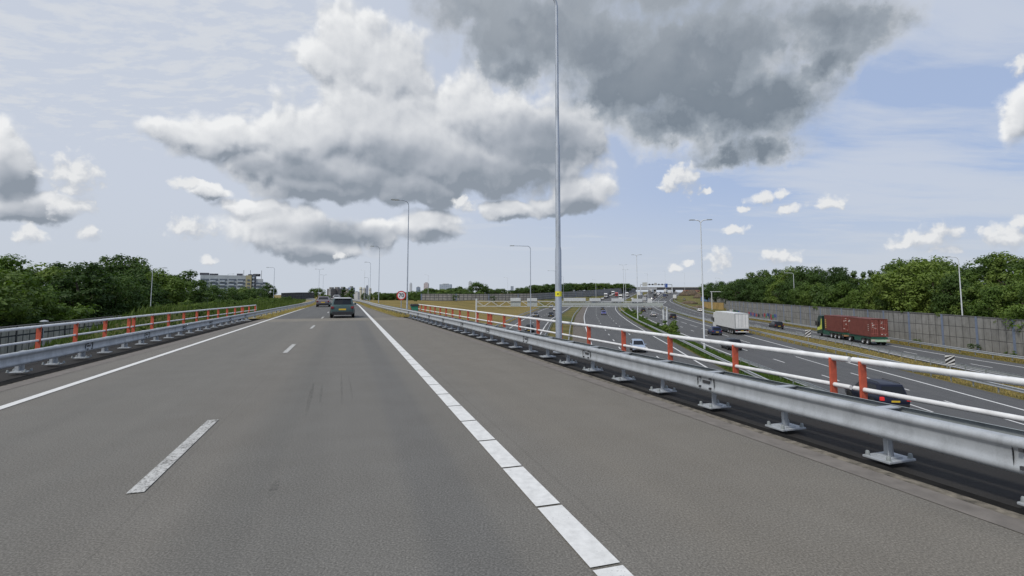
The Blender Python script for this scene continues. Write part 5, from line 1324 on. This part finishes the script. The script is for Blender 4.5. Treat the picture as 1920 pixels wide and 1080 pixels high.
def f1():
    y = 25 + 200 * r3.random() ** 1.6; a, b_ = AR(y) + 1.7, BL(y) - 1.2; x = a + (b_ - a) * r3.random(); return (x, y, low(x, y)), r3.uniform(.15, .55)
blades(*scat(32000, f1), GRASS_G, 'median_grass', 'green grass growing on the median between the motorway lanes', w=.045)
def f2():
    y = 20 + 150 * r3.random() ** 1.5; a, b_ = BR(y) + 2.9, CL(y) - 1.0
    if b_ - a < .5: return None
    x = a + (b_ - a) * r3.random(); return (x, y, low(x, y)), r3.uniform(.06, .25)
blades(*scat(16000, f2), GRASS_Y, 'verge_grass', 'dry yellow grass between the motorway and the parallel road', w=.05, seed=5)
def f3():
    s = 41 + 130 * r3.random() ** 1.8; t = lerp_tab(BEAM_R, s) + r3.uniform(.9, 22); p = R(s, t); z = H(p.x, p.y); return (p.x, p.y, z), r3.uniform(.2, .65)
blades(*scat(30000, f3), GRASS_Y, 'field_grass', 'tall dry yellow grass on the right embankment and field', w=.05, seed=6)
def f4():
    s = 27 + 120 * r3.random() ** 1.4; t = lerp_tab(BEAM_L, s) - r3.uniform(2.2, 20); p = R(s, t); z = H(p.x, p.y); return (p.x, p.y, z - .05), r3.uniform(.25, .9)
blades(*scat(30000, f4), WEED_G, 'embankment_weeds', 'tall green weeds covering the left embankment', w=.07, seed=7)
def f5():
    s = 40 + 70 * r3.random() ** 1.5; sd_ = r3.random() < .5
    t = (eR(s) + r3.uniform(-.3, .5)) if sd_ else (eL(s) - r3.uniform(-.3, .5)); p = R(s, t, .02); return tuple(p), r3.uniform(.06, .22)
blades(*scat(7000, f5), GRASS_Y, 'roadside_tufts', 'dry tufts along the asphalt edge beyond the bridge', w=.02, seed=8)
def f6():
    y = 30 + 150 * r3.random() ** 1.5; x = CR(y) + r3.uniform(2.4, 6); return (x, y, low(x, y)), r3.uniform(.08, .3)
blades(*scat(9000, f6), GRASS_Y, 'barrier_foot_grass', 'dry grass along the foot of the right noise barrier', w=.05, seed=9)
def f7():
    s = 2 + 37 * r3.random() ** 1.6; c_ = r3.random()
    if r3.random() > .35 + .65 * math.sin(s * 2.1 + math.sin(s * 5)) ** 2: return None
    t = (eR(s) + r3.gauss(.17, .05)) if r3.random() < .65 else (eL(s) - r3.gauss(.2, .06)); p = R(s, t, -.03); return tuple(p), r3.uniform(.008, .035)
blades(*scat(5000, f7), WEED_D, 'kerb_moss', 'small dry weeds and moss along the kerb under the guardrails', w=.006, seed=10)

# ------------------------------------------------------------------ world, sun, camera
SUN_E, SUN_A, SUN_AZ, SUN_EL, EXPOSURE = 2.4, 8.0, -138.0, 52.0, 0.0
W = bpy.data.worlds.new('World'); S.world = W; W.use_nodes = True
wt = W.node_tree; bg = wt.nodes['Background']
def azel(u, v):
    d = ray(u, v).normalized(); return Vector((math.atan2(d.x, d.y) * 9.6, math.asin(d.z) * 9.6))
def blob(u, v, ru, rv):
    c = azel(u, v); rx = (azel(u + ru, v).x - azel(u - ru, v).x) / 2; ry = (azel(u, v - rv).y - azel(u, v + rv).y) / 2
    return (c.x, c.y, max(rx, .02), max(ry, .02))
CUM = [(655, 85, 85, 95), (600, 105, 70, 45), (735, 130, 100, 95), (700, 240, 190, 130), (570, 258, 140, 75), (430, 262, 170, 48), (345, 250, 110, 30),
       (780, 280, 210, 120), (880, 215, 110, 100), (990, 262, 180, 95), (900, 315, 240, 70), (640, 325, 180, 62), (590, 352, 150, 36), (1085, 260, 75, 80), (480, 315, 80, 45), (780, 350, 150, 42),
       (560, 435, 170, 58), (500, 412, 95, 40), (600, 465, 140, 30), (690, 440, 65, 36), (470, 388, 70, 26), (400, 358, 55, 18),
       (805, 424, 90, 40), (945, 395, 60, 22), (1085, 365, 80, 44), (1035, 385, 60, 26),
       (15, 320, 80, 88), (-10, 285, 72, 66), (55, 385, 130, 34), (1905, 215, 60, 60)]
SMALL = [(132, 328, 68, 42), (140, 350, 50, 26), (128, 385, 62, 26), (175, 436, 26, 16), (55, 440, 36, 22), (358, 426, 52, 24), (350, 345, 32, 12), (390, 488, 18, 10), (872, 385, 24, 18), (640, 479, 16, 8),
       (1280, 336, 46, 34), (1262, 345, 28, 20), (1440, 372, 44, 14), (1462, 366, 26, 12), (1472, 391, 30, 12), (1555, 381, 40, 17), (1394, 392, 18, 8), (1379, 432, 30, 10), (1347, 487, 27, 23), (1466, 481, 38, 17), (1490, 486, 24, 9), (1436, 474, 14, 10), (1266, 503, 19, 10), (1294, 492, 16, 9),
       (1730, 452, 66, 26), (1772, 430, 34, 20), (1750, 466, 56, 15), (1700, 455, 40, 20), (1885, 446, 66, 28), (1912, 412, 28, 14), (1912, 122, 32, 20), (1330, 358, 16, 8)]
DARK = [(1320, 190, 230, 125), (1240, 165, 220, 105), (1300, 110, 340, 150), (1120, 90, 260, 130), (1400, 200, 180, 110), (1440, 270, 110, 50), (1270, 235, 150, 85), (1150, 160, 150, 95), (1230, 130, 200, 100), (1000, 60, 220, 110), (900, 20, 150, 80), (980, 130, 90, 60), (1560, 50, 200, 100), (1360, 292, 80, 30), (1330, -80, 480, 150), (1530, 120, 120, 70)]
def gnode(g, t, **k):
    n = g.nodes.new(t)
    for a, b in k.items(): setattr(n, a, b)
    return n
def field(name, blobs, warps, k=.12, billow=None):
    g = bpy.data.node_groups.new(name, 'ShaderNodeTree')
    g.interface.new_socket('P', in_out='INPUT', socket_type='NodeSocketVector')
    g.interface.new_socket('D', in_out='OUTPUT', socket_type='NodeSocketFloat')
    gi, go_ = gnode(g, 'NodeGroupInput'), gnode(g, 'NodeGroupOutput')
    p = gi.outputs[0]
    for sc, amp, det, rgh in warps:
        n = gnode(g, 'ShaderNodeTexNoise', noise_dimensions='2D'); n.inputs['Scale'].default_value = sc; n.inputs['Detail'].default_value = det; n.inputs['Roughness'].default_value = rgh
        g.links.new(gi.outputs[0], n.inputs['Vector'])
        m = gnode(g, 'ShaderNodeVectorMath', operation='MULTIPLY_ADD'); g.links.new(n.outputs['Color'], m.inputs[0])
        m.inputs[1].default_value = (amp, amp * .8, 0); m.inputs[2].default_value = (-amp / 2, -amp * .4, 0)
        a = gnode(g, 'ShaderNodeVectorMath', operation='ADD'); g.links.new(p, a.inputs[0]); g.links.new(m.outputs[0], a.inputs[1]); p = a.outputs[0]
    acc = None
    for cx, cy, rx, ry in blobs:
        m = gnode(g, 'ShaderNodeVectorMath', operation='MULTIPLY_ADD'); g.links.new(p, m.inputs[0])
        m.inputs[1].default_value = (1 / rx, 1 / ry, 0); m.inputs[2].default_value = (-cx / rx, -cy / ry, 0)
        l = gnode(g, 'ShaderNodeVectorMath', operation='LENGTH'); g.links.new(m.outputs[0], l.inputs[0])
        if acc is None: acc = l.outputs['Value']
        else:
            s = gnode(g, 'ShaderNodeMath', operation='SMOOTH_MIN'); g.links.new(acc, s.inputs[0]); g.links.new(l.outputs['Value'], s.inputs[1]); s.inputs[2].default_value = k; acc = s.outputs[0]
    s = gnode(g, 'ShaderNodeMath', operation='SUBTRACT'); s.inputs[0].default_value = 1.0; g.links.new(acc, s.inputs[1]); out = s.outputs[0]
    for sc_, amt, det, rgh in billow or ():
        v = gnode(g, 'ShaderNodeTexVoronoi', voronoi_dimensions='2D', feature='SMOOTH_F1'); v.inputs['Scale'].default_value = sc_; v.inputs['Detail'].default_value = det; v.inputs['Roughness'].default_value = rgh; v.inputs['Lacunarity'].default_value = 2.2; v.inputs['Smoothness'].default_value = .55
        g.links.new(p, v.inputs['Vector'])
        m = gnode(g, 'ShaderNodeMath', operation='MULTIPLY_ADD'); g.links.new(v.outputs['Distance'], m.inputs[0]); m.inputs[1].default_value = -amt; m.inputs[2].default_value = amt * .55
        a = gnode(g, 'ShaderNodeMath', operation='ADD'); g.links.new(out, a.inputs[0]); g.links.new(m.outputs[0], a.inputs[1]); out = a.outputs[0]
    g.links.new(out, go_.inputs[0]); return g
tc = nd(wt, 'ShaderNodeTexCoord'); sx = nd(wt, 'ShaderNodeSeparateXYZ'); wt.links.new(tc.outputs['Generated'], sx.inputs[0])
azn = mth(wt, 'MULTIPLY', mth(wt, 'ARCTAN2', sx.outputs[0], sx.outputs[1]), 9.6)
eln = mth(wt, 'MULTIPLY', mth(wt, 'ARCSINE', sx.outputs[2]), 9.6)
cb = nd(wt, 'ShaderNodeCombineXYZ'); wt.links.new(azn, cb.inputs[0]); wt.links.new(eln, cb.inputs[1]); PV = cb.outputs[0]
def use(g, vec, dx=0, dy=0):
    n = nd(wt, 'ShaderNodeGroup'); n.node_tree = g
    if dx or dy:
        a = nd(wt, 'ShaderNodeVectorMath', operation='ADD'); wt.links.new(vec, a.inputs[0]); a.inputs[1].default_value = (dx, dy, 0); vec = a.outputs[0]
    wt.links.new(vec, n.inputs[0]); return n.outputs[0]
def smooth(x, a, b, lo=0.0, hi=1.0, inter='SMOOTHSTEP'):
    k = nd(wt, 'ShaderNodeMapRange', interpolation_type=inter)
    if isinstance(x, (int, float)): k.inputs[0].default_value = x
    else: wt.links.new(x, k.inputs[0])
    k.inputs[1].default_value = a; k.inputs[2].default_value = b; k.inputs[3].default_value = lo; k.inputs[4].default_value = hi; return k.outputs[0]
GC = field('cumulus_field', [blob(*b) for b in CUM], [(1.1, .42, 2, .5), (3.0, .22, 5, .6)], .16, [(1.5, .42, 2, .45)])
GS = field('small_cloud_field', [blob(u, v, a * 1.22, b * 1.22) for u, v, a, b in SMALL], [(2.6, .20, 3, .5), (7.0, .10, 4, .6)], .3, [(4.6, .62, 2, .5)])
GD = field('grey_cloud_field', [blob(*b) for b in DARK], [(1.0, .75, 2, .5), (2.6, .55, 6, .62)], .25, [(.8, .45, 2, .5)])
SHB = [(770, 355, 250, 58), (640, 368, 140, 40), (930, 335, 180, 58), (1010, 268, 150, 60), (730, 300, 140, 44), (570, 325, 100, 42), (640, 438, 120, 30), (560, 482, 120, 20), (25, 350, 70, 46), (60, 402, 110, 24), (470, 305, 90, 24), (820, 448, 60, 18), (1075, 388, 60, 20)]
GH = field('cloud_base_field', [blob(*b) for b in SHB], [(1.3, .5, 3, .5)], .3)
d1 = use(GC, PV); d2 = use(GC, PV, -.07, .13); d3 = use(GD, PV); e1 = use(GS, PV); e2 = use(GS, PV, -.05, .13)
# clear sky
sky = nd(wt, 'ShaderNodeTexSky', sky_type='NISHITA'); sky.sun_disc = False
sky.sun_elevation = math.radians(SUN_EL); sky.sun_rotation = math.radians(SUN_AZ); sky.air_density = 1.0; sky.dust_density = .8; sky.ozone_density = 1.6
STR = .12
sc = lambda c: tuple(x / STR for x in c)
clear = mixc(wt, 1.0, sky.outputs[0], (.80, .80, .92), 'MULTIPLY')
clear = mixc(wt, .75, clear, sc((.312, .442, .715)))
# high thin cloud: rippled sheet upper left, streaks elsewhere
den = mth(wt, 'ADD', mth(wt, 'MAXIMUM', sx.outputs[2], 0.02), .10)
pl = nd(wt, 'ShaderNodeCombineXYZ'); wt.links.new(mth(wt, 'DIVIDE', sx.outputs[0], den), pl.inputs[0]); wt.links.new(mth(wt, 'DIVIDE', sx.outputs[1], den), pl.inputs[1])
wn = nd(wt, 'ShaderNodeTexNoise', noise_dimensions='2D'); wn.inputs['Scale'].default_value = .8; wn.inputs['Detail'].default_value = 2; wt.links.new(pl.outputs[0], wn.inputs['Vector'])
wv = nd(wt, 'ShaderNodeVectorMath', operation='MULTIPLY_ADD'); wt.links.new(wn.outputs['Color'], wv.inputs[0]); wv.inputs[1].default_value = (.35, .35, 0); wt.links.new(pl.outputs[0], wv.inputs[2])
mp1 = nd(wt, 'ShaderNodeMapping'); mp1.inputs['Rotation'].default_value = (0, 0, math.radians(58)); mp1.inputs['Scale'].default_value = (1.0, 1.7, 1); wt.links.new(wv.outputs[0], mp1.inputs[0])
mp2 = nd(wt, 'ShaderNodeMapping'); mp2.inputs['Rotation'].default_value = (0, 0, math.radians(-20)); mp2.inputs['Scale'].default_value = (.35, 1.1, 1); wt.links.new(wv.outputs[0], mp2.inputs[0])
rip = noise(wt, mp1.outputs[0], 8.0, 5, .60, '2D'); cir = noise(wt, mp2.outputs[0], 1.5, 7, .6, '2D'); big = noise(wt, pl.outputs[0], .6, 3, .5, '2D')
left = smooth(azn, 0.5, -4.0); up = smooth(eln, .8, 2.6)
cov = mth(wt, 'MULTIPLY', left, up)
ripv = mth(wt, 'MULTIPLY', smooth(mth(wt, 'ADD', mth(wt, 'MULTIPLY', rip, .7), mth(wt, 'MULTIPLY', big, .3)), .34, .62, .66, 1.0), cov)
cirv = mth(wt, 'MULTIPLY', smooth(mth(wt, 'ADD', mth(wt, 'MULTIPLY', cir, .6), mth(wt, 'MULTIPLY', big, .4)), .38, .62), smooth(azn, -6, 6, .75, .72))
veil = mth(wt, 'MAXIMUM', mth(wt, 'MAXIMUM', ripv, cirv), smooth(azn, 5.0, -4.0, .26, .80))
c = mixc(wt, veil, clear, sc((.64, .675, .735)))
c = mixc(wt, smooth(eln, 2.0, -.05, 0, .93), c, sc((.56, .61, .685)))           # milky air near the horizon
# grey cloud sheet overhead
tx = mth(wt, 'SUBTRACT', noise(wt, PV, 2.0, 6, .6, '2D'), .5); tb = mth(wt, 'SUBTRACT', noise(wt, PV, .75, 3, .5, '2D'), .5)
mpf = noise(wt, PV, .9, 5, .55, '2D')
dt_ = mth(wt, 'ADD', d3, mth(wt, 'MULTIPLY', tx, .38))
dv = mth(wt, 'ADD', mth(wt, 'MULTIPLY', dt_, .8), mth(wt, 'MULTIPLY', mth(wt, 'SUBTRACT', mpf, .5), .85))
dcol = ramp(wt, dv, [(.0, sc((.70, .72, .75))), (.14, sc((.54, .57, .61))), (.34, sc((.325, .37, .425))), (.56, sc((.20, .24, .29))), (.8, sc((.215, .255, .305))), (1.0, sc((.31, .35, .40)))])
dcol = mixc(wt, smooth(eln, 3.0, 5.2, 0, .55), dcol, mixc(wt, smooth(mpf, .35, .65), sc((.31, .345, .395)), sc((.45, .485, .53))))
# cumulus: bright rims, grey bases
shade = smooth(mth(wt, 'ADD', use(GH, PV), mth(wt, 'MULTIPLY', tx, .4)), -.3, .75)
rim = smooth(d1, .05, .85, 1.35, .30)
sh = mth(wt, 'ADD', mth(wt, 'MULTIPLY', mth(wt, 'SUBTRACT', d1, d2), rim), mth(wt, 'ADD', .645, mth(wt, 'ADD', mth(wt, 'MULTIPLY', tx, .30), mth(wt, 'MULTIPLY', tb, .30))))
sh = mth(wt, 'SUBTRACT', sh, mth(wt, 'MULTIPLY', shade, .50))
CR_ = [(.05, sc((.27, .31, .365))), (.30, sc((.41, .445, .50))), (.58, sc((.60, .625, .665))), (.95, sc((.86, .87, .88)))]
ccol = ramp(wt, sh, CR_)
ca = smooth(mth(wt, 'ADD', d1, mth(wt, 'MULTIPLY', tx, .3)), -.04, .27); da = smooth(dt_, -.10, .48)
sh2 = mth(wt, 'ADD', mth(wt, 'MULTIPLY', mth(wt, 'SUBTRACT', e1, e2), .85), mth(wt, 'ADD', .50, mth(wt, 'MULTIPLY', tx, .9)))
cs = mth(wt, 'MULTIPLY', smooth(e1, .02, .55, 0, .96), smooth(sh2, .10, .55, .40, 1.0))
c = mixc(wt, ca, c, ccol)
c = mixc(wt, cs, c, ramp(wt, sh2, [(.12, sc((.47, .505, .56))), (.5, sc((.62, .645, .685))), (.9, sc((.80, .81, .82)))]))
c = mixc(wt, da, c, dcol)
below = smooth(sx.outputs[2], -.02, -.0, 1.0, 0.0)
c = mixc(wt, below, c, sc((.16, .16, .14)))
wt.links.new(c, bg.inputs['Color']); bg.inputs['Strength'].default_value = STR
W.cycles.sampling_method = 'MANUAL'; W.cycles.sample_map_resolution = 512

sun = bpy.data.lights.new('sun', 'SUN'); sun.energy = SUN_E; sun.angle = math.radians(SUN_A); sun.color = (1, .95, .87)
so = bpy.data.objects.new('sun', sun); COL.objects.link(so)
az, el = math.radians(SUN_AZ), math.radians(SUN_EL)          # azimuth from +y towards +x
sd = Vector((math.sin(az) * math.cos(el), math.cos(az) * math.cos(el), math.sin(el)))
so.rotation_euler = (-sd).to_track_quat('-Z', 'Y').to_euler()
cam = bpy.data.cameras.new('camera'); co = bpy.data.objects.new('camera', cam); COL.objects.link(co)
cam.sensor_width = 36; cam.lens = 18; cam.clip_start = .05; cam.clip_end = 9000
cam.shift_y = (CV - 540) / 1920
co.location = (0, 0, EYE); co.rotation_euler = (math.pi / 2 + PITCH, 0, 0)
S.camera = co
S.view_settings.view_transform = 'Standard'; S.view_settings.look = 'None'; S.view_settings.exposure = EXPOSURE
S.cycles.use_denoising = True; S.cycles.use_adaptive_sampling = True; S.cycles.adaptive_threshold = .015
S.cycles.max_bounces = 5; S.cycles.diffuse_bounces = 2; S.cycles.glossy_bounces = 3; S.cycles.transparent_max_bounces = 6; S.cycles.transmission_bounces = 3
S.cycles.sample_clamp_indirect = 4
